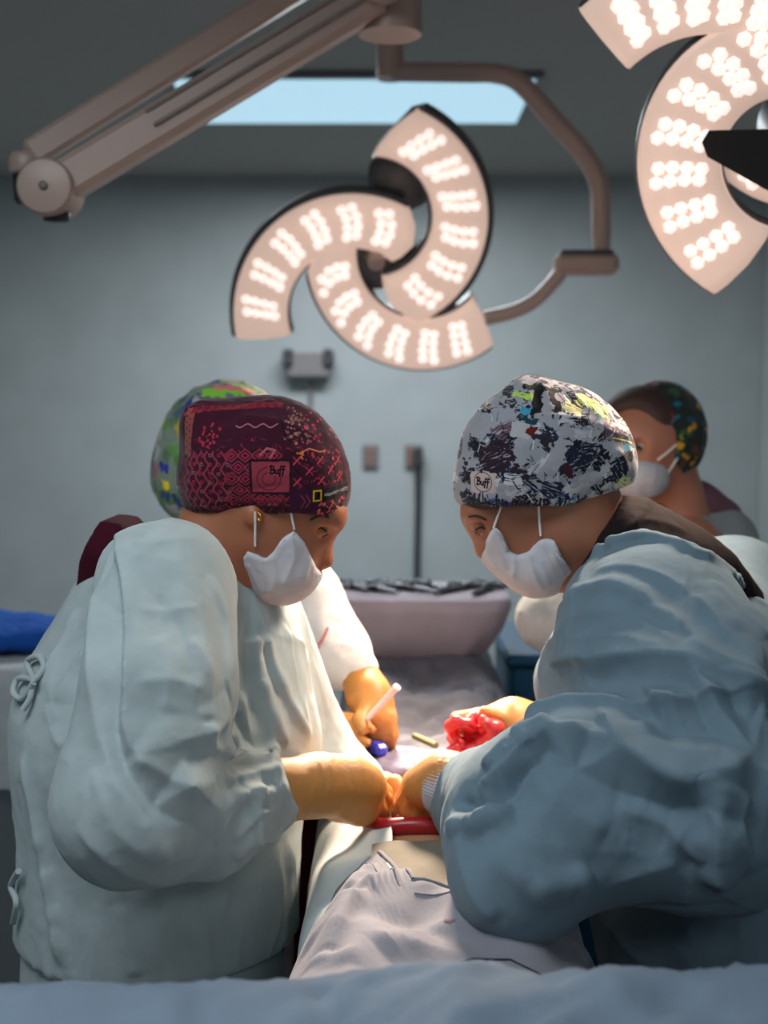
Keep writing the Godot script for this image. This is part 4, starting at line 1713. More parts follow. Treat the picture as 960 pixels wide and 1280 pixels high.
func print_graffiti() -> Print:
	var p := Print.new(555, 462, 250, 185, rgb(150, 149, 156))
	var r := RandomNumberGenerator.new()
	r.seed = 12
	var ink := [rgb(22, 22, 30), rgb(30, 36, 58), rgb(24, 28, 44), rgb(44, 38, 46)]
	for i in 90:
		p.rect(Vector2(r.randf_range(560, 805), r.randf_range(466, 640)), r.randf_range(10, 38), r.randf_range(6, 18), r.randf_range(-0.9, 0.9), ink[i % 4], 10.0, 0.3)
	for i in 16:
		p.rect(Vector2(r.randf_range(600, 790), r.randf_range(520, 625)), r.randf_range(10, 26), r.randf_range(6, 16), r.randf_range(-0.9, 0.4), rgb(178, 176, 182) if i % 2 else rgb(196, 192, 194), 5.0, 0.2)
	# plum areas
	p.rect(Vector2(612, 568), 46, 36, -0.4, rgb(48, 30, 42), 9.0, 0.2)
	p.rect(Vector2(622, 535), 30, 16, -0.5, rgb(96, 72, 84), 6.0, 0.4)
	p.rect(Vector2(756, 540), 34, 20, 0.2, rgb(92, 68, 80), 4.0, 0.1)
	# brush marks
	for i in 60:
		var a := Vector2(r.randf_range(570, 795), r.randf_range(520, 632))
		p.line([a, a + Vector2(r.randf_range(3, 14), 0).rotated(r.randf_range(-2.2, -0.6))], r.randf_range(0.5, 1.3), [rgb(210, 206, 206), ink[0], ink[1], rgb(54, 84, 120)][i % 4])
	# clear blocks in the middle
	p.rect(Vector2(685, 563), 17, 36, 0.5, rgb(158, 156, 164), 2.0)
	p.rect(Vector2(725, 590), 20, 50, 0.75, rgb(166, 162, 170), 3.0)
	p.rect(Vector2(642, 535), 22, 20, 0.1, rgb(170, 168, 172), 3.0)
	p.rect(Vector2(655, 537), 9, 10, 0.6, rgb(96, 28, 30), 2.0)
	p.rect(Vector2(696, 582), 20, 8, 1.1, rgb(70, 26, 36), 3.0)
	p.rect(Vector2(712, 562), 36, 18, -0.15, ink[1], 7.0, 0.4)
	p.rect(Vector2(735, 573), 12, 22, 0.6, ink[0], 5.0, 0.1)
	p.rect(Vector2(775, 570), 20, 14, -0.6, ink[2], 5.0, 0.2)
	# blue and teal
	for c in [[649, 512, 14, 10, rgb(58, 148, 176)], [776, 556, 12, 10, rgb(74, 158, 190)], [690, 617, 10, 18, rgb(48, 84, 132)], [704, 622, 8, 14, rgb(60, 120, 160)], [620, 622, 28, 7, rgb(40, 62, 120)], [650, 525, 26, 7, rgb(24, 60, 76)], [740, 517, 8, 6, rgb(90, 180, 190)]]:
		p.rect(Vector2(c[0], c[1]), c[2], c[3], 0.2, c[4], 4.0, 0.2)
	# lime on the crown and at the nape
	for c in [[735, 503, 48, 20, rgb(206, 222, 130)], [646, 490, 30, 8, rgb(176, 206, 92)], [775, 604, 28, 18, rgb(206, 206, 136)], [705, 508, 22, 16, rgb(214, 210, 150)]]:
		p.rect(Vector2(c[0], c[1]), c[2], c[3], 0.45, c[4], 5.0, 0.15)
	for i in 12:
		p.line([Vector2(690 + i * 7, 488 + i * 2), Vector2(696 + i * 7, 500 + i * 2)], 1.4, [rgb(120, 40, 80), rgb(240, 240, 230), rgb(40, 40, 44)][i % 3])
	p.line([Vector2(752, 545), Vector2(772, 548), Vector2(792, 552)], 1.6, rgb(216, 230, 120))
	p.rect(Vector2(664, 496), 12, 44, 0.1, rgb(20, 20, 24), 4.0)
	p.rect(Vector2(684, 500), 9, 34, -0.2, rgb(28, 26, 30), 4.0)
	p.rect(Vector2(670, 480), 50, 8, 0.1, rgb(30, 34, 30), 4.0)
	# dark brush fringe along the brim
	for i in 60:
		var x := 572 + i * 2.6 + r.randf() * 3.0
		p.line([Vector2(x, 634), Vector2(x + r.randf_range(-3, 6), 634 - r.randf_range(6, 22))], r.randf_range(1.2, 3.0), [ink[0], ink[1], ink[3]][i % 3])
	for i in 14:
		p.rect(Vector2(700 + r.randf() * 85, 598 + r.randf() * 24), 10, 5, -0.5, rgb(196, 190, 190), 3.0, 0.2)
	# pale patch with the word in a ring
	p.rect(Vector2(596, 600), 36, 26, 0.0, rgb(188, 168, 164), 4.0)
	p.dot(Vector2(597, 599), 12.5, rgb(42, 36, 40), 0.9)
	p.word(Vector2(588, 603), 9.0, 1.6, rgb(22, 18, 22))
	return p


func print_patches(x: float, y: float, w: float, h: float, base: Color, cols: Array, seed_: int, n: int, big: float) -> Print:
	var p := Print.new(x, y, w, h, base)
	var r := RandomNumberGenerator.new()
	r.seed = seed_
	for i in n:
		p.rect(Vector2(x + r.randf() * w, y + r.randf() * h), r.randf_range(0.5, 1.2) * big, r.randf_range(0.4, 0.9) * big, r.randf_range(-1.2, 1.2), cols[i % cols.size()], 5.0)
	return p


# ---------------------------------------------------------------- building people
func gown_mesh(f: Field, low: Field, folds: Folds, cell := 0.0072, small := 70, seed_ := 1, facets: Facets = null, fine := 0.0004, coarse := 0.0012) -> ArrayMesh:
	var g := f.net(cell)
	relax(g, 2, 0.5)
	strew(folds, f, g, small, Vector3(0, -1, 0), 0.7, seed_)
	strew(folds, f, g, small / 6, Vector3(0, -1, 0), 0.9, seed_ + 1, 1.7)
	g = finer(g)
	drape_over(g, folds, fine, coarse, Vector3(1, 0.45, 1), facets)
	relax(g, 1, 0.15)
	var list := [g]
	if low:
		var l := low.net(0.025)
		relax(l, 2)
		list.append(finer(l))
	return quads_mesh(list)


func legs(t: Node3D, c: Vector3, facing: Vector3, trousers: Material) -> void:
	var side := facing.cross(Vector3.UP)
	for s in [-1.0, 1.0]:
		var f := Field.new()
		var hip: Vector3 = c + side * (s * 0.085)
		f.cone(Vector3(hip.x, 0.80, hip.z), Vector3(hip.x, 0.46, hip.z), 0.085, 0.065, 0.03)
		f.cone(Vector3(hip.x, 0.46, hip.z), Vector3(hip.x, 0.10, hip.z), 0.068, 0.062, 0.03)
		f.planes.append(Plane(Vector3.DOWN, -0.06))
		var g := f.net(0.022)
		relax(g, 2)
		part("trouser_leg", quads_mesh([g]), trousers, t)
		var k := Field.new()
		k.cone(Vector3(hip.x, 0.045, hip.z) - facing * 0.05, Vector3(hip.x, 0.035, hip.z) + facing * 0.13, 0.045, 0.04, 0.03)
		k.cone(Vector3(hip.x, 0.07, hip.z) - facing * 0.04, Vector3(hip.x, 0.06, hip.z) + facing * 0.05, 0.045, 0.045, 0.03)
		k.planes.append(Plane(Vector3.DOWN, 0.0))
		g = k.net(0.012)
		relax(g, 1)
		part("clog", quads_mesh([g]), mats.lamp_black, t)


# the body under the clothes: fine head and neck, coarse trunk and arms, in one mesh
func body_part(t: Node3D, head: Field, trunk: Field, m: Material, cell := 0.0036) -> void:
	var h := head.net(cell)
	relax(h, 1, 0.5)
	var b := trunk.net(0.03)
	relax(b, 1)
	part("body", quads_mesh([h, b]), m, t)


func solid(called: String, f: Field, cell: float, m: Material, parent: Node, folds: Folds = null, fine := 0.0, coarse := 0.0, sub := false, smooth := 1) -> MeshInstance3D:
	var g := f.net(cell)
	relax(g, smooth, 0.5)
	if sub:
		g = finer(g)
	if folds or fine > 0.0 or coarse > 0.0:
		drape_over(g, folds, fine, coarse)
	return part(called, quads_mesh([g]), m, parent)


func px_cone(f: Field, a: Array, b: Array, ra: float, rb: float, blend := 0.03, take := 0) -> void:
	f.cone(at(a[0], a[1], a[2]), at(b[0], b[1], b[2]), ra, rb, blend, take)


func px_outline(f: Field, pts: Array, z: float) -> void:
	var o := PackedVector2Array()
	for i in range(0, pts.size(), 2):
		var p := at(pts[i], pts[i + 1], z)
		o.append(Vector2(p.x, p.y))
	f.outline = o


func eye(t: Node, where: Vector3, look: Vector3, r := 0.011) -> void:
	var b := Basis(Quaternion(Vector3.UP, look.normalized()))
	var e := part("eye", quads_mesh([turn_lathe(where, [Vector2(0.0, -r), Vector2(r * 0.7, -r * 0.7), Vector2(r, 0.0), Vector2(r * 0.85, r * 0.55), Vector2(r * 0.5, r * 0.86), Vector2(0.0, r)], b, 14)]), mat("eye_white", rgb(214, 206, 200), 0.2), t)
	part("iris", quads_mesh([turn_lathe(where + look.normalized() * r * 0.83, [Vector2(r * 0.72, -r * 0.16), Vector2(r * 0.5, r * 0.1), Vector2(0.0, r * 0.22)], b, 12)]), mat("iris_dark", rgb(28, 18, 14), 0.15), e)


func loop(t: Node, f: Field, px: Array, z: float, r := 0.0016) -> void:
	var pts := []
	for i in range(0, px.size(), 2):
		var p := f.hit(EYE, at(px[i], px[i + 1], z))
		pts.append(p + (EYE - p).normalized() * 0.002)
	part("ear_loop", tube_mesh(smooth_path(pts, 4), r, 8), mat("mask_cord", rgb(232, 228, 228), 0.8), t)


func binding(t: Node, f: Field, px: Array) -> void:
	var pts := []
	for i in range(0, px.size(), 2):
		var p := f.hit(EYE, at(px[i], px[i + 1], 1.73))
		pts.append(p + f.slope(p) * 0.001)
	part("binding", tube_mesh(smooth_path(pts, 4), 0.0014, 6), mats.mask_fabric, t)


func glove_mat() -> StandardMaterial3D:
	var m := mat("latex_glove", rgb(186, 128, 66), 0.5)
	m.subsurf_scatter_enabled = true
	m.subsurf_scatter_strength = 0.06
	return m


func mask_mat() -> StandardMaterial3D:
	return cloth("mask_fabric", rgb(212, 209, 215), 0.35, 9.0, 0.2, 0.25)


# ---------------------------------------------------------------- surgeon on the left
func build_surgeon_maroon() -> void:
	var base := at(190, 1000, 1.78)
	var t := thing("person", "surgeon on the left in pale gown and maroon patterned cap, bending over the patient", "person", Vector3(base.x, 0, base.z))
	var z := 1.73
	# head and neck
	var h := Field.new()
	h.egg(at(338, 588, z), Vector3(0.096, 0.09, 0.076), 0.03)
	px_cone(h, [377, 642, z], [354, 706, z], 0.056, 0.043, 0.035)
	px_cone(h, [330, 672, z - 0.02], [352, 712, z - 0.01], 0.044, 0.036, 0.03)
	px_cone(h, [330, 672, z + 0.02], [352, 712, z + 0.01], 0.044, 0.036, 0.03)
	px_cone(h, [414, 645, z - 0.03], [414, 645, z + 0.03], 0.018, 0.018, 0.025)
	px_cone(h, [404, 668, z], [406, 700, z], 0.008, 0.0125, 0.016)
	px_cone(h, [404, 664, z - 0.034], [404, 664, z - 0.034], 0.011, 0.011, 0.014, 1)
	px_cone(h, [404, 664, z + 0.034], [404, 664, z + 0.034], 0.011, 0.011, 0.014, 1)
	h.egg(at(318, 646, z - 0.074), Vector3(0.008, 0.012, 0.005), 0.008)
	h.egg(at(318, 650, z + 0.078), Vector3(0.010, 0.016, 0.005), 0.008)
	px_cone(h, [402, 661, z - 0.030], [402, 661, z - 0.030], 0.0118, 0.0118, 0.004)
	px_cone(h, [402, 661, z + 0.030], [402, 661, z + 0.030], 0.0118, 0.0118, 0.004)
	px_cone(h, [290, 640, z], [238, 745, z - 0.02], 0.062, 0.066, 0.04)
	var b := Field.new()
	px_cone(b, [215, 770, 1.62], [262, 800, 1.84], 0.05, 0.05, 0.04)
	px_cone(b, [232, 790, 1.74], [205, 1000, 1.78], 0.08, 0.12, 0.04)
	px_cone(b, [216, 750, 1.57], [175, 1005, 1.47], 0.04, 0.035, 0.03)
	px_cone(b, [175, 1005, 1.47], [330, 992, 1.60], 0.035, 0.028, 0.03)
	body_part(t, h, b, skin("skin_left", rgb(162, 98, 68)))
	eye(t, at(402.5, 663.5, z - 0.029), Vector3(0.6, -0.75, 0.25), 0.0098)
	part("eyebrow", tube_mesh(smooth_path([h.hit(EYE, at(388, 650, z)), h.hit(EYE, at(400, 645, z)), h.hit(EYE, at(412, 647, z))]), 0.0016, 6), mat("hair_dark", rgb(34, 24, 22), 0.7), t)
	part("eyelash", tube_mesh(smooth_path([at(396, 661, z - 0.041), at(402, 660, z - 0.043), at(408, 665, z - 0.040)]), 0.0014, 6), mats.hair_dark, t)
	# hair at the nape
	var hr := Field.new()
	hr.grow = 0.004
	hr.egg(at(290, 622, z), Vector3(0.062, 0.040, 0.066), 0.02)
	hr.planes.append(Plane(Vector3.RIGHT, at(318, 640, z).x))
	solid("hair", hr, 0.007, mats.hair_dark, t)
	var gold := mat("gold", rgb(212, 160, 60), 0.25, 0.9)
	part("earring", tube_mesh(smooth_path([at(323, 641, z - 0.084), at(326, 645, z - 0.087), at(325, 651, z - 0.086), at(322.5, 648, z - 0.084)]), 0.0012, 6), gold, t)
	# cap
	var c := Field.new()
	c.egg(at(340, 580, z), Vector3(0.096, 0.095, 0.090), 0.03)
	c.egg(at(286, 572, z), Vector3(0.063, 0.074, 0.078), 0.04)
	c.egg(at(268, 610, z), Vector3(0.044, 0.050, 0.070), 0.04)
	c.egg(at(388, 612, z), Vector3(0.053, 0.062, 0.072), 0.04)
	px_cone(c, [252, 528, z - 0.03], [252, 528, z + 0.03], 0.026, 0.026, 0.035)
	px_outline(c, [200, 636, 300, 640, 370, 636, 404, 641, 432, 656, 460, 660, 460, 460, 200, 460], z)
	var cf := folds_on(c, [[3, 6, 10, 262, 514, 300, 512, 345, 500], [2.5, 5, 9, 240, 540, 242, 580, 240, 630], [2, 6, 6, 300, 520, 360, 530, 400, 550], [1.5, 5, 8, 260, 560, 330, 562, 410, 566], [2.5, 4, 4, 230, 516, 246, 508, 264, 512], [-2, 6, 6, 250, 600, 300, 612, 360, 606]])
	var cg := c.net(0.0055)
	relax(cg, 1)
	cg = finer(cg)
	drape_over(cg, cf, 0.0006, 0.0012, Vector3(1.4, 1.4, 1.4))
	var pr := print_maroon()
	cap_uv(cg, pr, z, 0.09)
	part("cap", quads_mesh([cg]), cap_material("cap_maroon", pr.texture()), t)
	# mask
	var m := Field.new()
	px_cone(m, [377, 642, z], [356, 702, z], 0.063, 0.053, 0.03)
	px_cone(m, [330, 676, z - 0.022], [350, 708, z - 0.014], 0.053, 0.044, 0.03)
	px_cone(m, [330, 676, z + 0.022], [350, 708, z + 0.014], 0.053, 0.044, 0.03)
	px_cone(m, [366, 685, z], [374, 694, z], 0.028, 0.026, 0.03)
	px_outline(m, [302, 704, 316, 681, 325, 686, 337, 692, 347, 682, 357, 668, 372, 658, 384, 676, 397, 708, 404, 716, 400, 770, 322, 770, 326, 752], z)
	var mf := folds_on(m, [[3, 5, 7, 362, 668, 368, 695, 352, 735], [2.5, 4, 6, 338, 694, 345, 715, 340, 742], [3, 5, 5, 318, 690, 328, 715, 335, 745], [2, 4, 4, 375, 672, 386, 700, 380, 722], [2, 3, 6, 308, 704, 320, 722, 332, 748]])
	var ms := solid("mask", m, 0.0042, mask_mat(), t, mf, 0.0005, 0.0008, true)
	loop(ms, h, [319, 640, 319, 660, 319, 683], z)
	loop(ms, h, [362, 634, 365, 648, 368, 662], z)
	# gown
	var f := Field.new()
	px_cone(f, [236, 815, 1.78], [205, 925, 1.78], 0.150, 0.206, 0.06)
	px_cone(f, [205, 925, 1.78], [196, 1250, 1.78], 0.206, 0.206, 0.05)
	px_cone(f, [300, 810, 1.78], [322, 925, 1.76], 0.070, 0.084, 0.06)
	px_cone(f, [205, 750, 1.64], [265, 790, 1.86], 0.092, 0.080, 0.06)
	px_cone(f, [150, 765, 1.78], [120, 860, 1.76], 0.07, 0.085, 0.07)
	px_cone(f, [208, 738, 1.555], [200, 860, 1.48], 0.088, 0.093, 0.05)
	px_cone(f, [200, 860, 1.48], [170, 1005, 1.44], 0.093, 0.096, 0.010)
	px_cone(f, [170, 1005, 1.44], [262, 1030, 1.50], 0.097, 0.064, 0.02)
	px_cone(f, [262, 1020, 1.50], [328, 996, 1.60], 0.066, 0.052, 0.02)
	# far arm, hidden behind the chest
	px_cone(f, [320, 780, 1.86], [380, 930, 1.92], 0.075, 0.07, 0.03)
	px_cone(f, [380, 930, 1.92], [440, 985, 1.86], 0.065, 0.05, 0.03)
	var low := Field.new()
	var c0 := at(196, 1200, 1.78)
	low.cone(Vector3(c0.x, 0.85, c0.z), Vector3(c0.x - 0.01, 0.30, c0.z), 0.19, 0.21, 0.03)
	low.planes.append(Plane(Vector3.UP, 0.80))
	low.planes.append(Plane(Vector3.DOWN, -0.24))
	f.planes.append(Plane(Vector3.DOWN, -0.78))
	rolls(f, [
		[8, 2, 8, 344, 938, 352, 985, 349, 1046],
		[8, 3, 8, 296, 945, 328, 966, 350, 960],
		[8, 3, 8, 282, 1000, 320, 994, 352, 1002],
		[9, 3, 8, 292, 1062, 328, 1036, 354, 1036],
		[8, 3, 9, 305, 712, 316, 810, 342, 900, 360, 930],
		[8, 3, 9, 322, 770, 350, 850, 388, 922],
		[9, 3, 9, 50, 960, 52, 1050, 72, 1140, 84, 1215],
		[8, 3, 9, 358, 1050, 360, 1120, 350, 1200],
	])
	var folds := folds_on(f, [
		[9, 50, 5, 150, 668, 155, 700, 163, 770, 162, 850, 158, 905, 166, 950],
		[8, 30, 9, 164, 948, 215, 978, 275, 1022],
		[9, 9, 9, 258, 900, 270, 935, 300, 920],
		[6, 13, 15, 122, 735, 120, 830, 130, 920, 165, 1000, 212, 1072],
		[7, 18, 12, 132, 745, 105, 820, 72, 880],
		[5, 10, 10, 96, 760, 70, 820, 48, 860],
		[5, 12, 8, 60, 880, 75, 930, 95, 960],
		[4, 6, 8, 292, 690, 300, 790, 304, 880, 310, 925],
		[5, 7, 7, 308, 720, 322, 820, 345, 900, 362, 930],
		[5, 7, 9, 322, 760, 350, 850, 390, 925],
		[4, 6, 6, 300, 800, 318, 803, 340, 802],
		[4, 14, 10, 95, 1030, 150, 1085, 240, 1098, 285, 1080],
		[4, 12, 12, 120, 960, 150, 1040, 210, 1075],
		[7, 10, 12, 28, 940, 45, 1030, 62, 1120, 78, 1210],
		[5, 9, 12, 252, 1110, 256, 1160, 264, 1222],
		[4, 14, 14, 150, 1130, 160, 1180, 170, 1222],
		[5, 10, 14, 340, 1060, 350, 1130, 340, 1215],
		[6, 7, 9, 360, 1050, 366, 1110, 372, 1170],
		[5, 6, 8, 275, 940, 310, 945, 345, 935],
		[5, 6, 8, 280, 975, 315, 968, 352, 960],
		[6, 7, 7, 272, 1010, 310, 992, 352, 985],
		[5, 6, 8, 290, 1050, 320, 1020, 352, 1010],
		[6, 7, 7, 296, 1075, 325, 1050, 356, 1042],
		[4, 6, 6, 300, 930, 325, 1000, 320, 1060],
		[4, 5, 7, 336, 935, 347, 985, 344, 1050],
		[3, 10, 10, 178, 770, 215, 765, 245, 762],
		[3, 12, 8, 195, 800, 210, 840, 205, 890],
		[3, 8, 12, 235, 800, 262, 850, 255, 900],
		[3, 8, 10, 175, 855, 215, 850, 250, 862],
		[3, 10, 10, 260, 720, 285, 780, 290, 850],
		[3, 8, 8, 170, 690, 205, 680, 245, 676],
	], 1.3)
	var facets := facets_on(f, [
		180, 655, 0, 250, 665, 0, 295, 705, 0, 152, 672, 4, 156, 695, 9, 164, 770, 10, 162, 842, 11, 160, 880, 11, 161, 905, 11, 165, 928, 12, 172, 950, 14,
		146, 690, -5, 152, 770, -6, 150, 842, -7, 147, 890, -5, 148, 915, -5, 152, 940, -4, 160, 968, -4,
		124, 745, 3, 121, 790, 7, 124, 850, 7, 134, 900, 5, 142, 970, 5, 170, 1027, 5, 214, 1073, 3,
		100, 830, 0, 84, 900, 0, 72, 970, 0, 90, 1040, 0, 140, 1090, 0, 200, 1108, 0,
		225, 924, 8, 262, 913, 10, 272, 930, -10, 280, 898, 9, 232, 982, 11, 280, 1020, 11, 256, 946, -3, 222, 950, 2,
		296, 920, 2, 240, 1030, -4, 190, 1010, -5, 270, 1060, 2, 290, 1075, 0, 305, 1000, 0,
		200, 760, -2, 245, 760, 3, 215, 850, 3, 252, 840, 4, 192, 892, 7, 240, 885, 4, 280, 780, -2, 285, 860, -4, 222, 705, 2,
	])
	part("gown", gown_mesh(f, low, folds, 0.0072, 70, 8, facets), cloth("gown_left", rgb(172, 184, 186), 0.22, 5.0), t)
	# the knot of the ties at the back
	var ribbon := func(px: Array) -> void:
		var pts := []
		for i in range(0, px.size(), 2):
			var p := f.hit(EYE, at(px[i], px[i + 1], 1.7))
			pts.append(Vector3(p.x, p.y, maxf(p.z, -1.80)) + Vector3(-0.004, 0, 0.012 + 0.006 * sin(i * 1.7)))
		part("gown_tie", quads_mesh(tube(smooth_path(pts, 5), PackedFloat32Array([0.0045]), 8)), mats.gown_left, t)
	ribbon.call([50, 848, 40, 826, 56, 818, 60, 834, 48, 850])
	ribbon.call([50, 848, 30, 846, 24, 862, 34, 872, 50, 850])
	ribbon.call([48, 850, 44, 870, 36, 884])
	ribbon.call([30, 1085, 20, 1104, 28, 1122, 22, 1150])
	# maroon scrubs showing above the back
	var sc := Field.new()
	px_cone(sc, [160, 700, 1.80], [140, 740, 1.80], 0.09, 0.07, 0.03)
	px_outline(sc, [132, 647, 158, 651, 200, 700, 130, 800, 100, 740, 107, 696], 1.78)
	solid("scrub_collar", sc, 0.006, cloth("scrub_maroon", rgb(66, 14, 32), 0.3, 4.0, 0.05), t)
	# gloves
	var g := Field.new()
	px_cone(g, [338, 990, 1.60], [398, 981, 1.655], 0.046, 0.037, 0.02)
	px_cone(g, [398, 981, 1.655], [438, 985, 1.69], 0.037, 0.038, 0.03)
	px_cone(g, [436, 975, 1.685], [462, 980, 1.70], 0.031, 0.022, 0.025)
	px_cone(g, [432, 1000, 1.69], [452, 1012, 1.70], 0.031, 0.022, 0.025)
	for fi in [[467, 968, 1.715], [474, 985, 1.71], [471, 1003, 1.705], [460, 1019, 1.70]]:
		px_cone(g, [448, fi[1], fi[2] - 0.01], fi, 0.0135, 0.0105, 0.007)
		px_cone(g, fi, [fi[0] + 8, fi[1] + 14, fi[2] + 0.035], 0.0102, 0.009, 0.004)
		px_cone(g, [fi[0] + 8, fi[1] + 14, fi[2] + 0.035], [fi[0] - 4, fi[1] + 24, fi[2] + 0.055], 0.010, 0.0085, 0.006)
	px_cone(g, [430, 965, 1.71], [462, 968, 1.755], 0.017, 0.012, 0.012)
	px_cone(g, [462, 968, 1.755], [484, 990, 1.775], 0.0115, 0.009, 0.008)
	var gf := folds_on(g, [[1.6, 3, 4, 368, 944, 374, 985, 372, 1022], [1.6, 3, 3, 384, 946, 392, 985, 384, 1018], [1.8, 3, 4, 396, 946, 405, 975, 396, 1014], [1.4, 3, 3, 410, 946, 416, 970, 404, 1000], [1.5, 3, 3, 356, 945, 358, 985, 358, 1026], [2, 3, 4, 345, 944, 349, 985, 348, 1030]])
	solid("glove", g, 0.0042, glove_mat(), t, gf, 0.0004, 0.0006, true)
	# the other glove, reaching into the light
	var g2 := Field.new()
	px_cone(g2, [440, 985, 1.86], [478, 990, 1.83], 0.034, 0.03, 0.02)
	for i in 4:
		px_cone(g2, [482, 980 + i * 7, 1.83 - i * 0.01], [500, 990 + i * 7, 1.80 - i * 0.012], 0.013, 0.011, 0.010)
		px_cone(g2, [500, 990 + i * 7, 1.80 - i * 0.012], [502, 1010 + i * 5, 1.79 - i * 0.012], 0.011, 0.009, 0.006)
	px_cone(g2, [476, 982, 1.84], [494, 978, 1.80], 0.014, 0.011, 0.010)
	px_cone(g2, [494, 978, 1.80], [508, 990, 1.78], 0.011, 0.009, 0.008)
	solid("glove", g2, 0.0045, glove_mat(), t)
	legs(t, Vector3(base.x, 0, base.z), Vector3(0.95, 0, -0.3).normalized(), cloth("scrub_trousers", rgb(74, 16, 36), 0.3, 4.0))


# ---------------------------------------------------------------- surgeon on the right
func build_surgeon_graffiti() -> void:
	var base := at(880, 1000, 1.82)
	var t := thing("person", "surgeon on the right in blue-grey gown and graffiti print cap, bending over the patient", "person", Vector3(base.x, 0, base.z))
	var z := 1.73
	var h := Field.new()
	h.egg(at(672, 575, z), Vector3(0.098, 0.094, 0.076), 0.03)
	px_cone(h, [628, 641, z], [664, 696, z], 0.054, 0.042, 0.035)
	px_cone(h, [700, 672, z - 0.02], [672, 706, z - 0.01], 0.044, 0.036, 0.03)
	px_cone(h, [700, 672, z + 0.02], [672, 706, z + 0.01], 0.044, 0.036, 0.03)
	px_cone(h, [597, 640, z - 0.028], [597, 640, z + 0.028], 0.018, 0.018, 0.025)
	px_cone(h, [599, 664, z], [604, 688, z], 0.008, 0.012, 0.016)
	px_cone(h, [598, 661, z - 0.034], [598, 661, z - 0.034], 0.011, 0.011, 0.014, 1)
	px_cone(h, [598, 661, z + 0.034], [598, 661, z + 0.034], 0.011, 0.011, 0.014, 1)
	px_cone(h, [600, 658, z - 0.030], [600, 658, z - 0.030], 0.0118, 0.0118, 0.004)
	px_cone(h, [600, 658, z + 0.030], [600, 658, z + 0.030], 0.0118, 0.0118, 0.004)
	px_cone(h, [728, 640, z], [778, 735, z], 0.058, 0.068, 0.04)
	px_cone(h, [712, 705, z - 0.02], [735, 735, z - 0.03], 0.012, 0.012, 0.03)
	var b := Field.new()
	px_cone(b, [830, 815, 1.60], [880, 810, 1.88], 0.05, 0.05, 0.04)
	px_cone(b, [840, 820, 1.74], [890, 1040, 1.76], 0.12, 0.12, 0.06)
	px_cone(b, [830, 815, 1.58], [870, 1010, 1.40], 0.04, 0.035, 0.03)
	px_cone(b, [870, 1010, 1.40], [600, 990, 1.64], 0.035, 0.026, 0.03)
	body_part(t, h, b, skin("skin_right", rgb(156, 98, 72)))
	eye(t, at(599.5, 660.5, z - 0.029), Vector3(-0.6, -0.75, 0.25), 0.0098)
	part("eyebrow", tube_mesh(smooth_path([h.hit(EYE, at(586, 646, z)), h.hit(EYE, at(597, 645, z)), h.hit(EYE, at(608, 650, z))]), 0.0016, 6), mats.hair_dark, t)
	part("eyelash", tube_mesh(smooth_path([at(594, 663, z - 0.042), at(600, 659, z - 0.044), at(606, 661, z - 0.041)]), 0.0015, 6), mats.hair_dark, t)
	# cap
	var c := Field.new()
	c.egg(at(667, 578, z), Vector3(0.106, 0.108, 0.094), 0.03)
	c.egg(at(705, 556, z), Vector3(0.082, 0.080, 0.088), 0.03)
	c.egg(at(748, 572, z), Vector3(0.047, 0.052, 0.076), 0.03)
	c.egg(at(612, 612, z), Vector3(0.046, 0.045, 0.070), 0.03)
	px_cone(c, [660, 492, z - 0.02], [660, 492, z + 0.02], 0.020, 0.020, 0.035)
	px_cone(c, [771, 590, z - 0.04], [771, 590, z + 0.04], 0.020, 0.020, 0.025)
	px_outline(c, [540, 634, 575, 630, 640, 628, 700, 627, 740, 616, 784, 602, 830, 590, 830, 440, 540, 440], z)
	var cf := folds_on(c, [[3.5, 4, 12, 596, 514, 640, 515, 700, 520, 745, 526], [4, 6, 8, 652, 478, 662, 495, 668, 516], [4, 7, 6, 676, 478, 684, 495, 690, 518], [3, 6, 8, 700, 482, 725, 500, 752, 524], [2.5, 6, 8, 625, 494, 645, 502, 655, 514], [3, 7, 7, 745, 528, 765, 540, 786, 548], [2.5, 5, 8, 770, 560, 782, 580, 780, 598], [1.8, 6, 10, 640, 560, 700, 545, 750, 560], [-2, 8, 8, 700, 600, 740, 590, 770, 575]])
	var cg := c.net(0.0055)
	relax(cg, 1)
	cg = finer(cg)
	drape_over(cg, cf, 0.0006, 0.0012, Vector3(1.4, 1.4, 1.4))
	var pr := print_graffiti()
	cap_uv(cg, pr, z, 0.094)
	part("cap", quads_mesh([cg]), cap_material("cap_graffiti", pr.texture()), t)
	# mask
	var m := Field.new()
	px_cone(m, [630, 645, z], [662, 692, z], 0.061, 0.050, 0.03)
	px_cone(m, [702, 676, z - 0.022], [676, 702, z - 0.014], 0.052, 0.043, 0.03)
	px_cone(m, [702, 676, z + 0.022], [676, 702, z + 0.014], 0.052, 0.043, 0.03)
	px_cone(m, [636, 686, z], [628, 690, z], 0.026, 0.024, 0.03)
	px_outline(m, [602, 692, 606, 684, 605, 674, 613, 655, 622, 660, 628, 672, 633, 684, 642, 690, 656, 684, 668, 670, 683, 667, 695, 690, 713, 714, 706, 730, 694, 770, 600, 770], z)
	var mf := folds_on(m, [[4, 4, 9, 660, 690, 668, 715, 680, 738], [3, 4, 6, 642, 694, 644, 708, 642, 724], [2, 3, 4, 614, 662, 624, 690, 634, 714], [2, 4, 6, 608, 684, 618, 706, 632, 722], [1.6, 2, 2, 680, 672, 692, 698, 706, 722], [1.4, 2, 2, 675, 676, 687, 702, 700, 728], [2, 4, 4, 668, 680, 676, 705, 688, 735]])
	var ms := solid("mask", m, 0.0042, mask_mat(), t, mf, 0.0005, 0.0008, true)
	binding(ms, m, [683, 669, 696, 692, 711, 714])
	binding(ms, m, [679, 671, 691, 694, 706, 718])
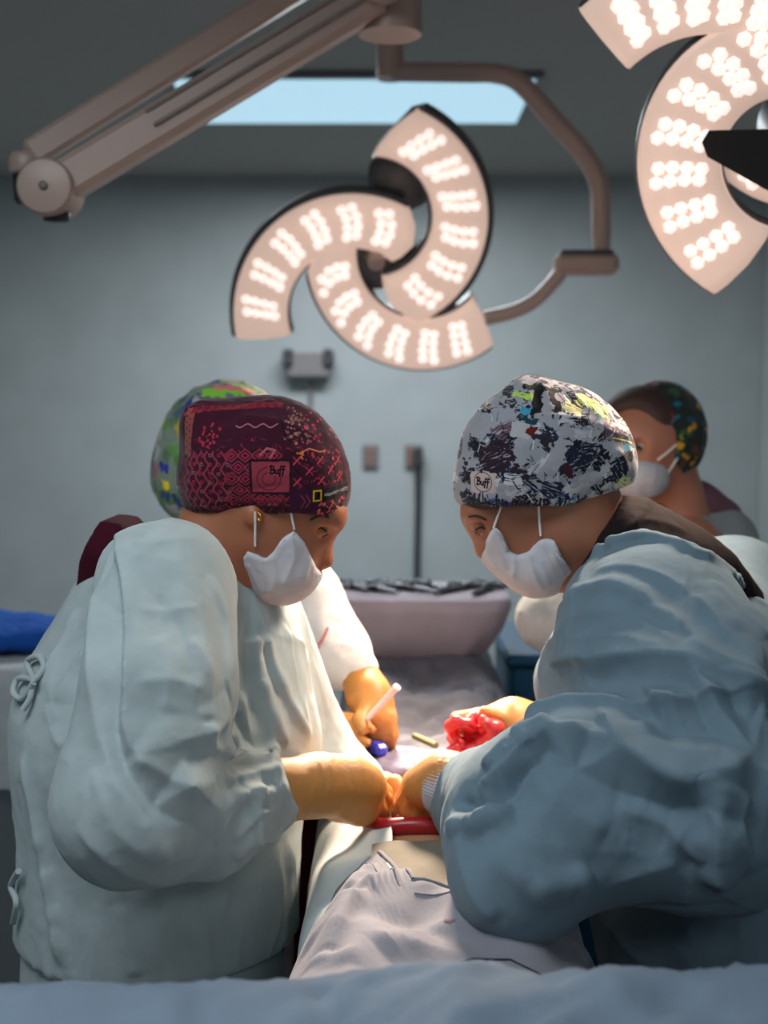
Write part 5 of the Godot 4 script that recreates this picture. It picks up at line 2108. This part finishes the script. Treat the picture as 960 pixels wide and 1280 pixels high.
	binding(ms, m, [614, 658, 622, 663, 628, 674, 634, 686, 643, 691, 656, 686, 668, 672, 681, 669])
	loop(ms, h, [629, 626, 624, 640, 617, 660], z)
	loop(ms, h, [673, 626, 674, 648, 676, 670], z)
	# dark vest collar round the nape
	var v := Field.new()
	px_cone(v, [768, 668, z - 0.03], [850, 722, z + 0.0], 0.048, 0.060, 0.03)
	px_cone(v, [790, 665, z + 0.01], [880, 718, z + 0.02], 0.052, 0.058, 0.03)
	px_cone(v, [880, 720, z + 0.02], [925, 762, z + 0.02], 0.058, 0.050, 0.03)
	px_cone(v, [742, 705, z - 0.055], [775, 700, z - 0.06], 0.022, 0.030, 0.02)
	px_outline(v, [700, 745, 716, 704, 738, 664, 762, 634, 790, 603, 826, 630, 880, 662, 912, 690, 950, 738, 960, 800, 700, 800], z)
	var vf := folds_on(v, [[2.5, 4, 4, 815, 622, 800, 645, 782, 662], [3, 8, 8, 770, 670, 810, 650, 860, 665], [3, 8, 10, 750, 690, 800, 668, 870, 690]])
	solid("vest_collar", v, 0.006, cloth("vest_brown", rgb(34, 26, 27), 0.3, 4.0, 0.04), t, vf, 0.0005, 0.001, true)
	# gown
	var f := Field.new()
	px_cone(f, [850, 815, 1.80], [868, 915, 1.80], 0.150, 0.220, 0.06)
	px_cone(f, [868, 915, 1.80], [930, 1150, 1.70], 0.218, 0.200, 0.05)
	px_cone(f, [930, 1150, 1.70], [960, 1330, 1.60], 0.200, 0.200, 0.05)
	px_cone(f, [745, 775, 1.74], [720, 850, 1.78], 0.045, 0.06, 0.05)
	px_cone(f, [915, 755, 1.92], [965, 860, 1.90], 0.108, 0.13, 0.06)
	px_cone(f, [770, 752, 1.66], [830, 770, 1.62], 0.060, 0.085, 0.06)
	px_cone(f, [818, 806, 1.56], [870, 900, 1.48], 0.128, 0.138, 0.05)
	px_cone(f, [870, 900, 1.48], [890, 1005, 1.37], 0.138, 0.114, 0.03)
	px_cone(f, [886, 1005, 1.37], [720, 1008, 1.39], 0.112, 0.104, 0.04)
	px_cone(f, [720, 1008, 1.39], [660, 1044, 1.38], 0.104, 0.090, 0.04)
	px_cone(f, [662, 1046, 1.38], [648, 1098, 1.33], 0.092, 0.074, 0.04)
	px_cone(f, [672, 1026, 1.42], [605, 998, 1.645], 0.094, 0.058, 0.04)
	px_cone(f, [648, 1000, 1.60], [605, 996, 1.645], 0.085, 0.058, 0.04)
	px_cone(f, [625, 1050, 1.61], [596, 1010, 1.65], 0.075, 0.055, 0.03)
	# far arm
	px_cone(f, [905, 780, 1.90], [790, 900, 2.02], 0.09, 0.075, 0.03)
	px_cone(f, [790, 900, 2.02], [690, 905, 1.98], 0.07, 0.045, 0.03)
	f.planes.append(Plane(Vector3.DOWN, -0.76))
	# where the collar opens for the neck
	f.egg(at(775, 690, 1.735), Vector3(0.075, 0.075, 0.06), 0.03, Basis.IDENTITY, 1)
	var low := Field.new()
	var c0 := at(950, 1250, 1.64)
	low.cone(Vector3(c0.x, 0.85, c0.z), Vector3(c0.x + 0.04, 0.30, c0.z), 0.195, 0.21, 0.03)
	low.planes.append(Plane(Vector3.UP, 0.80))
	low.planes.append(Plane(Vector3.DOWN, -0.24))
	rolls(f, [
		[14, 5, 12, 604, 966, 640, 930, 690, 912],
		[16, 5, 18, 905, 985, 897, 1050, 905, 1110],
		[12, 4, 12, 558, 1040, 600, 1025, 640, 1003],
		[11, 4, 12, 735, 696, 770, 678, 805, 670, 845, 680, 885, 698, 935, 735],
		[10, 4, 12, 716, 745, 760, 732, 800, 745, 850, 792],
		[10, 4, 12, 880, 735, 915, 780, 955, 830],
		[10, 4, 14, 620, 1065, 680, 1112, 745, 1092],
	])
	var folds := folds_on(f, [
		[11, 26, 9, 655, 900, 690, 889, 760, 888, 850, 884, 960, 868],
		[13, 36, 12, 668, 915, 740, 928, 800, 962, 850, 982, 895, 985, 930, 940],
		[7, 20, 10, 724, 832, 790, 824, 850, 826, 910, 850, 962, 872],
		[6, 14, 9, 672, 850, 700, 826, 740, 822],
		[8, 10, 12, 606, 962, 640, 925, 690, 905],
		[7, 9, 14, 600, 990, 640, 958, 668, 920],
		[-9, 10, 12, 612, 1005, 660, 960, 690, 930],
		[6, 10, 18, 560, 1030, 590, 1022, 640, 1000],
		[-8, 8, 10, 572, 1000, 600, 1006, 632, 992],
		[5, 16, 22, 640, 930, 700, 1000, 760, 1040],
		[5, 30, 18, 620, 1060, 680, 1110, 740, 1090],
		[5, 12, 16, 575, 1045, 590, 1110, 620, 1150],
		[8, 10, 14, 905, 985, 896, 1050, 906, 1112],
		[6, 12, 12, 930, 990, 925, 1040, 940, 1090],
		[5, 18, 10, 770, 1010, 830, 1030, 880, 1080],
		[5, 14, 22, 720, 1120, 780, 1095, 850, 1075],
		[3.5, 10, 8, 716, 742, 760, 728, 800, 742, 850, 790],
		[3.5, 9, 9, 740, 715, 800, 712, 850, 735, 900, 780],
		[3, 8, 10, 715, 775, 760, 765, 810, 782, 850, 810],
		[3, 9, 9, 720, 800, 780, 800, 830, 815],
		[4, 10, 10, 870, 745, 905, 790, 950, 840],
		[4, 10, 12, 890, 725, 925, 765, 962, 800],
		[3.5, 8, 10, 860, 800, 900, 830, 950, 850],
		[3, 8, 8, 830, 760, 870, 800, 900, 842],
		[2.5, 4, 4, 858, 692, 856, 730, 850, 780, 846, 820],
		[5, 6, 6, 735, 694, 770, 674, 805, 668, 840, 676, 880, 694, 930, 730, 960, 760],
		[4, 8, 6, 742, 702, 715, 745, 690, 800, 672, 850],
		[3, 6, 6, 726, 730, 700, 790, 680, 840],
		[5, 12, 12, 760, 1150, 790, 1190, 830, 1222],
		[4, 10, 14, 860, 1110, 862, 1160, 868, 1215],
		[4, 14, 14, 930, 1100, 925, 1160, 935, 1215],
		[5, 14, 20, 800, 905, 830, 940, 900, 950],
	], 1.6)
	var facets := facets_on(f, [
		727, 826, 5, 770, 822, 6, 820, 824, 8, 861, 829, 9, 928, 862, 10, 955, 868, 10,
		740, 848, -5, 800, 850, -6, 860, 858, -6, 915, 878, -6,
		650, 901, 6, 670, 893, 10, 742, 886, 12, 830, 891, 12, 892, 886, 10, 955, 876, 4,
		690, 906, -6, 745, 908, -6, 830, 920, -5, 890, 915, -6, 940, 905, -4,
		668, 922, 8, 706, 926, 12, 768, 950, 15, 820, 966, 16, 856, 978, 15, 913, 973, 10, 938, 938, 6,
		720, 960, -2, 780, 992, -8, 840, 1012, -9, 885, 1010, -4, 940, 1000, 0,
		603, 991, 5, 629, 950, 8, 640, 990, -9, 660, 955, -6, 690, 1010, 2, 650, 1053, 5, 740, 1060, 4,
		575, 1050, 0, 590, 1120, 0, 640, 1165, 0, 700, 1125, 0, 770, 1095, 0, 820, 1070, 0, 850, 1045, 4, 840, 1090, 0,
		912, 1048, 8, 907, 1100, 0, 928, 1027, -5, 890, 1060, -4, 945, 1080, 0, 870, 1100, 0,
		690, 800, 0, 700, 740, 0, 760, 700, 0, 830, 700, 0, 900, 750, 0, 950, 800, 0, 760, 770, 3, 820, 780, -2, 880, 810, 2,
	])
	part("gown", gown_mesh(f, low, folds, 0.0072, 80, 31, facets), cloth("gown_right", rgb(110, 130, 143), 0.22, 5.0), t)
	# knitted cuff: fine ribs round the wrist
	var w0 := at(548, 978, 1.678)
	var w1 := at(590, 992, 1.645)
	part("knit_cuff", quads_mesh([ribbed(w0, w1, 0.040, 0.050)]), cloth("knit_grey", rgb(188, 184, 192), 0.4, 6.0), t)
	part("cuff_band", quads_mesh([ribbed(at(566, 984, 1.664), at(612, 1000, 1.63), 0.047, 0.060, 0.0)]), mats.gown_right, t)
	# near glove
	var g := Field.new()
	px_cone(g, [600, 992, 1.64], [560, 978, 1.67], 0.040, 0.036, 0.02)
	px_cone(g, [560, 976, 1.67], [528, 982, 1.695], 0.035, 0.028, 0.03)
	for fi in [[512, 984, 1.715], [518, 995, 1.705], [530, 1003, 1.695], [546, 1007, 1.685]]:
		px_cone(g, [545, fi[1] - 6, fi[2] - 0.01], fi, 0.0135, 0.0105, 0.007)
		px_cone(g, fi, [fi[0] - 8, fi[1] + 20, fi[2] + 0.012], 0.0102, 0.0092, 0.004)
		px_cone(g, [fi[0] - 8, fi[1] + 20, fi[2] + 0.012], [fi[0] - 6, fi[1] + 34, fi[2] + 0.022], 0.0105, 0.009, 0.006)
	px_cone(g, [545, 968, 1.71], [515, 975, 1.74], 0.017, 0.012, 0.012)
	px_cone(g, [515, 975, 1.74], [502, 1000, 1.75], 0.0115, 0.0095, 0.008)
	var gf := folds_on(g, [[1.6, 3, 4, 570, 948, 562, 970, 560, 1005], [1.4, 3, 3, 550, 948, 545, 970, 540, 1000], [1.4, 3, 3, 560, 950, 552, 975, 552, 1005]])
	solid("glove", g, 0.0042, glove_mat(), t, gf, 0.0004, 0.0006, true)
	# far glove, holding the bowel
	var g2 := Field.new()
	px_cone(g2, [690, 905, 1.98], [640, 906, 1.95], 0.034, 0.032, 0.02)
	px_cone(g2, [640, 900, 1.95], [618, 902, 1.95], 0.034, 0.026, 0.03)
	px_cone(g2, [645, 925, 1.94], [618, 935, 1.93], 0.034, 0.024, 0.03)
	for fi in [[598, 892, 1.96, 568, 896, 1.93], [600, 902, 1.95, 572, 912, 1.91], [606, 930, 1.94, 582, 936, 1.90], [612, 944, 1.93, 590, 952, 1.90]]:
		px_cone(g2, [625, fi[1] + 4, fi[2]], [fi[0], fi[1], fi[2]], 0.0120, 0.0098, 0.006)
		px_cone(g2, [fi[0], fi[1], fi[2]], [fi[3], fi[4], fi[5]], 0.0098, 0.008, 0.003)
	px_cone(g2, [634, 900, 1.93], [606, 890, 1.91], 0.014, 0.0105, 0.008)
	solid("glove", g2, 0.0048, glove_mat(), t)
	legs(t, Vector3(base.x, 0, base.z), Vector3(-0.95, 0, -0.3).normalized(), cloth("scrub_dark", rgb(46, 36, 36), 0.3, 4.0))


# a short ribbed sleeve end from A to B
func ribbed(a: Vector3, b: Vector3, ra: float, rb: float, rib := 0.0012) -> Dictionary:
	var d := (b - a).normalized()
	var s := d.cross(Vector3.UP).normalized()
	var u := s.cross(d)
	var rows := []
	for p in [[0.0, -0.004], [0.0, 0.0], [0.15, 0.002], [0.5, 0.001], [0.85, 0.0], [1.0, -0.004]]:
		var row := PackedVector3Array()
		for k in 180:
			var an := TAU * k / 180.0
			var r: float = lerpf(ra, rb, p[0]) + p[1] + rib * sin(an * 60.0)
			row.append(a.lerp(b, p[0]) + (s * cos(an) + u * sin(an)) * r)
		rows.append(row)
	var g := grid(rows, true)
	if quads_normals(g)[360].dot(rows[2][0] - a.lerp(b, 0.15)) < 0.0:
		g = grid(rows, true, true)
	return g


# ---------------------------------------------------------------- assistant behind the left surgeon
func build_assistant() -> void:
	var base := at(330, 900, 2.28)
	var t := thing("person", "assistant in white gown and green patchwork cap half hidden behind the left surgeon", "person", Vector3(base.x, 0, base.z))
	var z := 2.28
	var h := Field.new()
	h.egg(at(290, 565, z), Vector3(0.095, 0.1, 0.078), 0.03)
	px_cone(h, [318, 610, z], [330, 650, z], 0.062, 0.045, 0.04)
	px_cone(h, [345, 615, z - 0.02], [352, 634, z - 0.02], 0.010, 0.013, 0.02)
	px_cone(h, [285, 610, z], [285, 700, z], 0.055, 0.062, 0.04)
	var b := Field.new()
	px_cone(b, [235, 740, z], [370, 750, z], 0.06, 0.06, 0.05)
	px_cone(b, [310, 770, z], [320, 950, z], 0.11, 0.11, 0.05)
	px_cone(b, [385, 760, 2.22], [440, 830, 2.10], 0.035, 0.03, 0.03)
	body_part(t, h, b, skin("skin_assistant", rgb(186, 130, 98)), 0.006)
	eye(t, at(338, 600, z - 0.045), Vector3(0.6, -0.4, 0.7))
	var m := Field.new()
	m.egg(at(335, 640, z), Vector3(0.052, 0.052, 0.066), 0.02)
	m.planes.append(Plane(Vector3(-0.25, 1.0, 0).normalized(), at(335, 612, z)))
	var ms := solid("mask", m, 0.008, mask_mat(), t)
	loop(ms, h, [300, 615, 315, 622], z)
	var c := Field.new()
	c.egg(at(284, 568, z), Vector3(0.126, 0.135, 0.115), 0.03)
	c.egg(at(245, 600, z), Vector3(0.075, 0.075, 0.09), 0.04)
	c.planes.append(Plane(Vector3(0.15, -1.0, 0).normalized(), at(280, 642, z)))
	var cg := c.net(0.009)
	relax(cg, 1)
	cg = finer(cg)
	drape_over(cg, null, 0.0008, 0.004, Vector3(1.4, 1.4, 1.4))
	var pr := print_patches(185, 465, 200, 185, rgb(128, 142, 126), [rgb(104, 150, 58), rgb(166, 168, 172), rgb(84, 98, 118), rgb(180, 164, 60), rgb(80, 136, 64), rgb(160, 104, 112), rgb(54, 60, 118), rgb(100, 124, 96)], 9, 70, 26.0)
	for q in [[214, 603, 12, 10, rgb(232, 206, 40)], [210, 582, 20, 10, rgb(56, 56, 150)], [207, 620, 18, 14, rgb(56, 70, 120)], [225, 560, 20, 12, rgb(104, 150, 84)], [285, 486, 60, 16, rgb(140, 206, 66)], [300, 478, 60, 7, rgb(232, 128, 128)], [338, 488, 26, 14, rgb(220, 216, 224)], [300, 494, 22, 12, rgb(104, 124, 140)]]:
		pr.rect(Vector2(q[0], q[1]), q[2], q[3], 0.1, q[4], 4.0)
	cap_uv(cg, pr, z, 0.115)
	part("cap", quads_mesh([cg]), cap_material("cap_green", pr.texture()), t)
	var f := Field.new()
	px_cone(f, [300, 790, z + 0.03], [292, 900, z + 0.05], 0.135, 0.152, 0.05)
	px_cone(f, [292, 900, z + 0.05], [280, 1250, z + 0.05], 0.152, 0.155, 0.05)
	px_cone(f, [235, 745, z + 0.02], [372, 752, z - 0.03], 0.075, 0.075, 0.05)
	px_cone(f, [378, 750, 2.24], [418, 815, 2.16], 0.072, 0.062, 0.03)
	px_cone(f, [418, 815, 2.16], [446, 838, 2.09], 0.058, 0.040, 0.03)
	px_cone(f, [225, 760, 2.28], [260, 900, 2.18], 0.07, 0.06, 0.03)
	px_cone(f, [260, 900, 2.18], [386, 916, 2.05], 0.06, 0.040, 0.03)
	var folds := folds_on(f, [[5, 12, 8, 345, 740, 365, 800, 370, 880], [5, 8, 12, 395, 730, 405, 790, 430, 830], [5, 8, 8, 440, 838, 458, 832, 474, 838], [6, 12, 12, 350, 820, 385, 840, 400, 880], [4, 10, 10, 340, 790, 380, 770, 400, 720], [4, 6, 8, 425, 800, 445, 810, 462, 822]])
	f.planes.append(Plane(Vector3.DOWN, -0.30))
	part("gown", gown_mesh(f, null, folds, 0.014, 40, 5), cloth("gown_white", rgb(214, 210, 212), 0.45, 3.0), t)
	part("red_cord", tube_mesh(smooth_path([f.hit(EYE, at(362, 832, 2.2)) + Vector3(0, 0, 0.006), f.hit(EYE, at(385, 818, 2.2)) + Vector3(0, 0, 0.007), f.hit(EYE, at(402, 800, 2.2)) + Vector3(0, 0, 0.006), f.hit(EYE, at(410, 784, 2.2)) + Vector3(0, 0, 0.006)]), 0.0022, 6), mat("cord_red", rgb(176, 92, 92), 0.8), t)
	# hand pointing down
	var g := Field.new()
	px_cone(g, [447, 838, 2.09], [462, 872, 2.05], 0.034, 0.030, 0.02)
	px_cone(g, [462, 872, 2.05], [474, 898, 2.03], 0.034, 0.030, 0.03)
	for i in 4:
		var x := 455.0 + i * 11.5
		px_cone(g, [x, 896, 2.035 - i * 0.006], [x + 3, 920, 2.02 - i * 0.006], 0.0100, 0.0088, 0.006)
		px_cone(g, [x + 3, 920, 2.02 - i * 0.006], [x + 2 - i, 944 - absf(i - 1.5) * 4.0, 2.03], 0.0088, 0.0075, 0.003)
	px_cone(g, [458, 882, 2.02], [450, 900, 1.99], 0.016, 0.012, 0.010)
	px_cone(g, [450, 900, 1.99], [455, 912, 1.97], 0.0115, 0.0095, 0.006)
	solid("glove", g, 0.0052, glove_mat(), t)
	# hand coming from the left, holding the pencil
	var g2 := Field.new()
	px_cone(g2, [380, 915, 2.06], [404, 913, 2.03], 0.034, 0.032, 0.02)
	px_cone(g2, [404, 913, 2.03], [424, 914, 2.01], 0.034, 0.028, 0.03)
	for fi in [[442, 905, 2.0, 466, 912, 1.985], [442, 917, 1.995, 460, 928, 1.98], [438, 928, 1.99, 452, 936, 1.98], [430, 936, 1.99, 440, 942, 1.985]]:
		px_cone(g2, [418, fi[1], 2.01], [fi[0], fi[1], fi[2]], 0.0110, 0.0088, 0.005)
		px_cone(g2, [fi[0], fi[1], fi[2]], [fi[3], fi[4], fi[5]], 0.0088, 0.0072, 0.003)
	px_cone(g2, [412, 902, 2.03], [440, 900, 2.005], 0.015, 0.0115, 0.010)
	px_cone(g2, [440, 900, 2.005], [458, 904, 1.995], 0.011, 0.009, 0.006)
	solid("glove", g2, 0.0052, glove_mat(), t)
	legs(t, Vector3(base.x, 0, base.z), Vector3(0.5, 0, 0.86).normalized(), mats.scrub_trousers)
	# the pencil it holds, a thing of its own
	var a := at(456, 902, 1.985)
	var e := at(497, 858, 1.96)
	var pt := thing("cautery_pencil", "slim white surgical pencil held in the assistant's orange gloves", "instrument", a)
	part("shaft", quads_mesh(tube(PackedVector3Array([a, a.lerp(e, 0.08), a.lerp(e, 0.93), a.lerp(e, 0.94)]), PackedFloat32Array([0.003, 0.0048, 0.0055, 0.0068]), 12)), mat("pencil_white", rgb(214, 200, 200), 0.35), pt)
	part("end_cap", quads_mesh(tube(PackedVector3Array([a.lerp(e, 0.94), e]), PackedFloat32Array([0.0068, 0.0062]), 12)), mat("pencil_cap", rgb(240, 236, 234), 0.3), pt)


# ---------------------------------------------------------------- nurse behind the right surgeon
func build_nurse() -> void:
	var base := at(850, 800, 2.5)
	var t := thing("person", "masked nurse in white gown and multicoloured cap standing behind the right surgeon", "person", Vector3(base.x, 0, base.z))
	var z := 2.48
	var h := Field.new()
	h.egg(at(815, 545, z), Vector3(0.085, 0.098, 0.082), 0.03)
	px_cone(h, [797, 560, z - 0.03], [800, 600, z - 0.03], 0.066, 0.045, 0.04)
	px_cone(h, [778, 562, z - 0.095], [776, 578, z - 0.10], 0.008, 0.012, 0.015)
	h.egg(at(847, 562, z - 0.045), Vector3(0.014, 0.03, 0.02), 0.01)
	px_cone(h, [776, 556, z - 0.075], [776, 556, z - 0.075], 0.011, 0.011, 0.012, 1)
	px_cone(h, [800, 558, z - 0.088], [800, 558, z - 0.088], 0.011, 0.011, 0.012, 1)
	px_cone(h, [838, 590, z + 0.02], [852, 650, z + 0.03], 0.052, 0.062, 0.04)
	var b := Field.new()
	px_cone(b, [790, 690, z], [900, 680, z + 0.05], 0.06, 0.06, 0.05)
	px_cone(b, [850, 700, z], [850, 900, z], 0.10, 0.11, 0.05)
	body_part(t, h, b, skin("skin_nurse", rgb(186, 122, 96)), 0.006)
	eye(t, at(778, 557, z - 0.062), Vector3(-0.5, -0.3, 0.8), 0.0098)
	eye(t, at(800, 559, z - 0.074), Vector3(-0.5, -0.3, 0.8), 0.0098)
	var hr := Field.new()
	hr.egg(at(806, 528, z), Vector3(0.090, 0.075, 0.088), 0.03)
	hr.egg(at(842, 575, z + 0.03), Vector3(0.045, 0.055, 0.07), 0.03)
	hr.egg(at(776, 556, z - 0.09), Vector3(0.075, 0.085, 0.075), 0.015, Basis.IDENTITY, 1)
	solid("hair", hr, 0.008, mat("hair_brown", rgb(62, 40, 34), 0.7), t)
	var c := Field.new()
	c.egg(at(826, 538, z + 0.01), Vector3(0.084, 0.098, 0.092), 0.03)
	c.egg(at(838, 550, z + 0.02), Vector3(0.058, 0.080, 0.088), 0.03)
	c.egg(at(768, 552, z - 0.06), Vector3(0.092, 0.085, 0.090), 0.012, Basis.IDENTITY, 1)
	c.planes.append(Plane(Vector3(0.35, -1.0, 0).normalized(), at(850, 592, z)))
	var cg := c.net(0.008)
	relax(cg, 1)
	cg = finer(cg)
	drape_over(cg, null, 0.0006, 0.003, Vector3(1.4, 1.4, 1.4))
	var pr := print_patches(750, 470, 130, 135, rgb(40, 50, 46), [rgb(40, 110, 130), rgb(150, 40, 50), rgb(206, 150, 40), rgb(60, 90, 60), rgb(34, 34, 40), rgb(120, 140, 60), rgb(40, 70, 90), rgb(90, 70, 50)], 5, 90, 12.0)
	cap_uv(cg, pr, z, 0.09)
	part("cap", quads_mesh([cg]), cap_material("cap_multicolour", pr.texture()), t)
	var m := Field.new()
	m.egg(at(797, 592, z - 0.045), Vector3(0.056, 0.046, 0.055), 0.02)
	m.egg(at(810, 595, z - 0.03), Vector3(0.038, 0.040, 0.055), 0.02)
	m.planes.append(Plane(Vector3(0.0, 1.0, 0.05).normalized(), at(797, 567, z - 0.1)))
	var mf := folds_on(m, [[3, 8, 8, 790, 585, 805, 584, 822, 588], [3, 8, 8, 792, 598, 806, 597, 822, 598]])
	var ms := solid("mask", m, 0.007, mask_mat(), t, mf, 0.0005, 0.001, true)
	loop(ms, h, [822, 575, 834, 566, 845, 556], z, 0.0022)
	loop(ms, h, [824, 604, 836, 590, 847, 572], z, 0.0022)
	var f := Field.new()
	px_cone(f, [830, 720, z + 0.02], [850, 900, z + 0.02], 0.13, 0.16, 0.05)
	px_cone(f, [850, 900, z + 0.02], [850, 1300, z + 0.02], 0.16, 0.17, 0.05)
	px_cone(f, [800, 690, z], [895, 680, z + 0.06], 0.075, 0.082, 0.05)
	px_cone(f, [895, 690, z + 0.06], [915, 830, z + 0.05], 0.082, 0.075, 0.03)
	px_cone(f, [780, 700, z - 0.05], [684, 774, z - 0.14], 0.075, 0.056, 0.03)
	px_cone(f, [684, 774, z - 0.14], [770, 800, z - 0.26], 0.056, 0.046, 0.03)
	f.planes.append(Plane(Vector3.DOWN, -0.30))
	var folds := folds_on(f, [[5, 10, 10, 870, 640, 905, 680, 925, 740], [4, 10, 10, 880, 660, 890, 700, 895, 760], [5, 8, 8, 648, 760, 665, 780, 660, 805], [5, 8, 8, 665, 748, 680, 775, 682, 805]])
	part("gown", gown_mesh(f, null, folds, 0.014, 40, 5), cloth("gown_nurse", rgb(158, 162, 164), 0.45, 3.0), t)
	var sc := Field.new()
	px_cone(sc, [868, 626, z + 0.05], [900, 650, z + 0.07], 0.042, 0.048, 0.03)
	px_cone(sc, [826, 640, z + 0.02], [870, 635, z + 0.05], 0.045, 0.048, 0.03)
	solid("scrub_collar", sc, 0.009, cloth("scrub_mauve", rgb(124, 86, 98), 0.3, 4.0), t)
	var g := Field.new()
	px_cone(g, [770, 800, z - 0.26], [800, 806, z - 0.29], 0.034, 0.032, 0.02)
	for i in 4:
		px_cone(g, [806, 794 + i * 8, z - 0.29], [826, 796 + i * 8, z - 0.30], 0.0105, 0.009, 0.005)
		px_cone(g, [826, 796 + i * 8, z - 0.30], [838, 806 + i * 8, z - 0.29], 0.009, 0.0075, 0.003)
	px_cone(g, [796, 796, z - 0.30], [812, 788, z - 0.32], 0.013, 0.010, 0.006)
	solid("glove", g, 0.006, glove_mat(), t)
	legs(t, Vector3(base.x, 0, base.z), Vector3(-0.5, 0, 0.86).normalized(), cloth("scrub_mauve_trousers", rgb(124, 86, 98), 0.3, 4.0))


# ---------------------------------------------------------------- the open field
func build_field() -> void:
	var red := mat("bowel_red", rgb(196, 32, 40), 0.18)
	red.subsurf_scatter_enabled = true
	red.subsurf_scatter_strength = 0.2
	red.clearcoat_enabled = true
	red.clearcoat = 0.6
	var dark := mat("tube_red", rgb(172, 36, 44), 0.3)
	dark.subsurf_scatter_enabled = true
	dark.subsurf_scatter_strength = 0.2
	# the loop that lies across the wound
	var lp := smooth_path([at(462, 1030, 1.72), at(480, 1034, 1.695), at(515, 1032, 1.685), at(550, 1033, 1.685), at(585, 1038, 1.69), at(620, 1034, 1.72)], 6)
	tag(part("red_tube", quads_mesh(tube(lp, PackedFloat32Array([0.0125]), 16)), dark), "dark red tube lying across the wound below the gloved hands", "tube")
	# bowel in the far hand
	var b := Field.new()
	var pts := []
	for i in 64:
		var a := i * 0.62
		pts.append([592 + 22 * sin(a * 0.37 + 0.6) + 9 * sin(a * 1.9), 922 + 20 * sin(a * 0.29) + 8 * cos(a * 1.7), 1.905 + 0.022 * sin(a * 0.83)])
	for q in [[600, 958, 1.90], [588, 975, 1.88], [570, 992, 1.86], [550, 1010, 1.84]]:
		pts.append(q)
	for i in pts.size() - 1:
		px_cone(b, pts[i], pts[i + 1], 0.0095 + 0.0022 * sin(i * 1.3), 0.0095 + 0.0022 * sin((i + 1) * 1.3), 0.0025)
	tag(solid("bowel_loop", b, 0.0038, red, self, null, 0.0012, 0.0, true), "glossy bright red bowel loop held up in the far gloved hand", "bowel")
	var w := Field.new()
	for q in [[520, 1022, 1.75], [540, 1018, 1.74], [500, 1024, 1.76], [560, 1022, 1.74], [530, 1008, 1.79], [552, 1004, 1.80], [508, 1006, 1.80]]:
		px_cone(w, q, [q[0] + 8, q[1] + 3, q[2] + 0.02], 0.015, 0.014, 0.006)
	tag(solid("bowel_loop", w, 0.0045, red, self, null, 0.0012, 0.0, true), "wet red bowel filling the open wound between the gloves", "bowel")
	# small things on the drape behind: a blue clip and an olive swab stick
	var c := at(470, 934, 2.0)
	var t := thing("blue_clip", "small violet blue plastic clip below the assistant's gloves", "clip", c)
	part("jaw", box_mesh(c, Vector3(0.022, 0.02, 0.05), Basis(Vector3.UP, 0.5), 0.005), mat("clip_blue", rgb(70, 70, 200), 0.35), t)
	part("lever", box_mesh(c + Vector3(-0.012, 0.0, -0.01), Vector3(0.012, 0.03, 0.03), Basis(Vector3.UP, 0.2), 0.004), mat("clip_dark", rgb(36, 34, 60), 0.4), t)
	var f0 := floor_at(518, 918, 0.975)
	var f1 := floor_at(545, 930, 0.975)
	tag(part("swab_stick", tube_mesh(PackedVector3Array([Vector3(f0.x, 0.972, f0.y), Vector3(f1.x, 0.972, f1.y)]), 0.006, 8), mat("olive", rgb(120, 116, 70), 0.7)), "short olive stick lying on the drape behind the wound", "stick")
	var l0 := floor_at(500, 945, 0.972)
	var l1 := floor_at(545, 960, 0.972)
	tag(part("lilac_towel", quads_mesh([towel(Vector3(MID - 0.03, 0.962, (l0.y + l1.y) / 2 - 0.02))]), cloth("towel_lilac", rgb(140, 132, 154), 0.5, 3.0)), "pale lilac towel folded on the drape behind the wound", "towel")


func towel(c: Vector3) -> Dictionary:
	var f := Field.new()
	f.egg(c, Vector3(0.09, 0.016, 0.07), 0.02)
	f.egg(c + Vector3(0.05, 0.004, 0.02), Vector3(0.07, 0.016, 0.05), 0.02)
	var g := f.net(0.008)
	relax(g, 1)
	g = finer(g)
	drape_over(g, null, 0.001, 0.006)
	return g
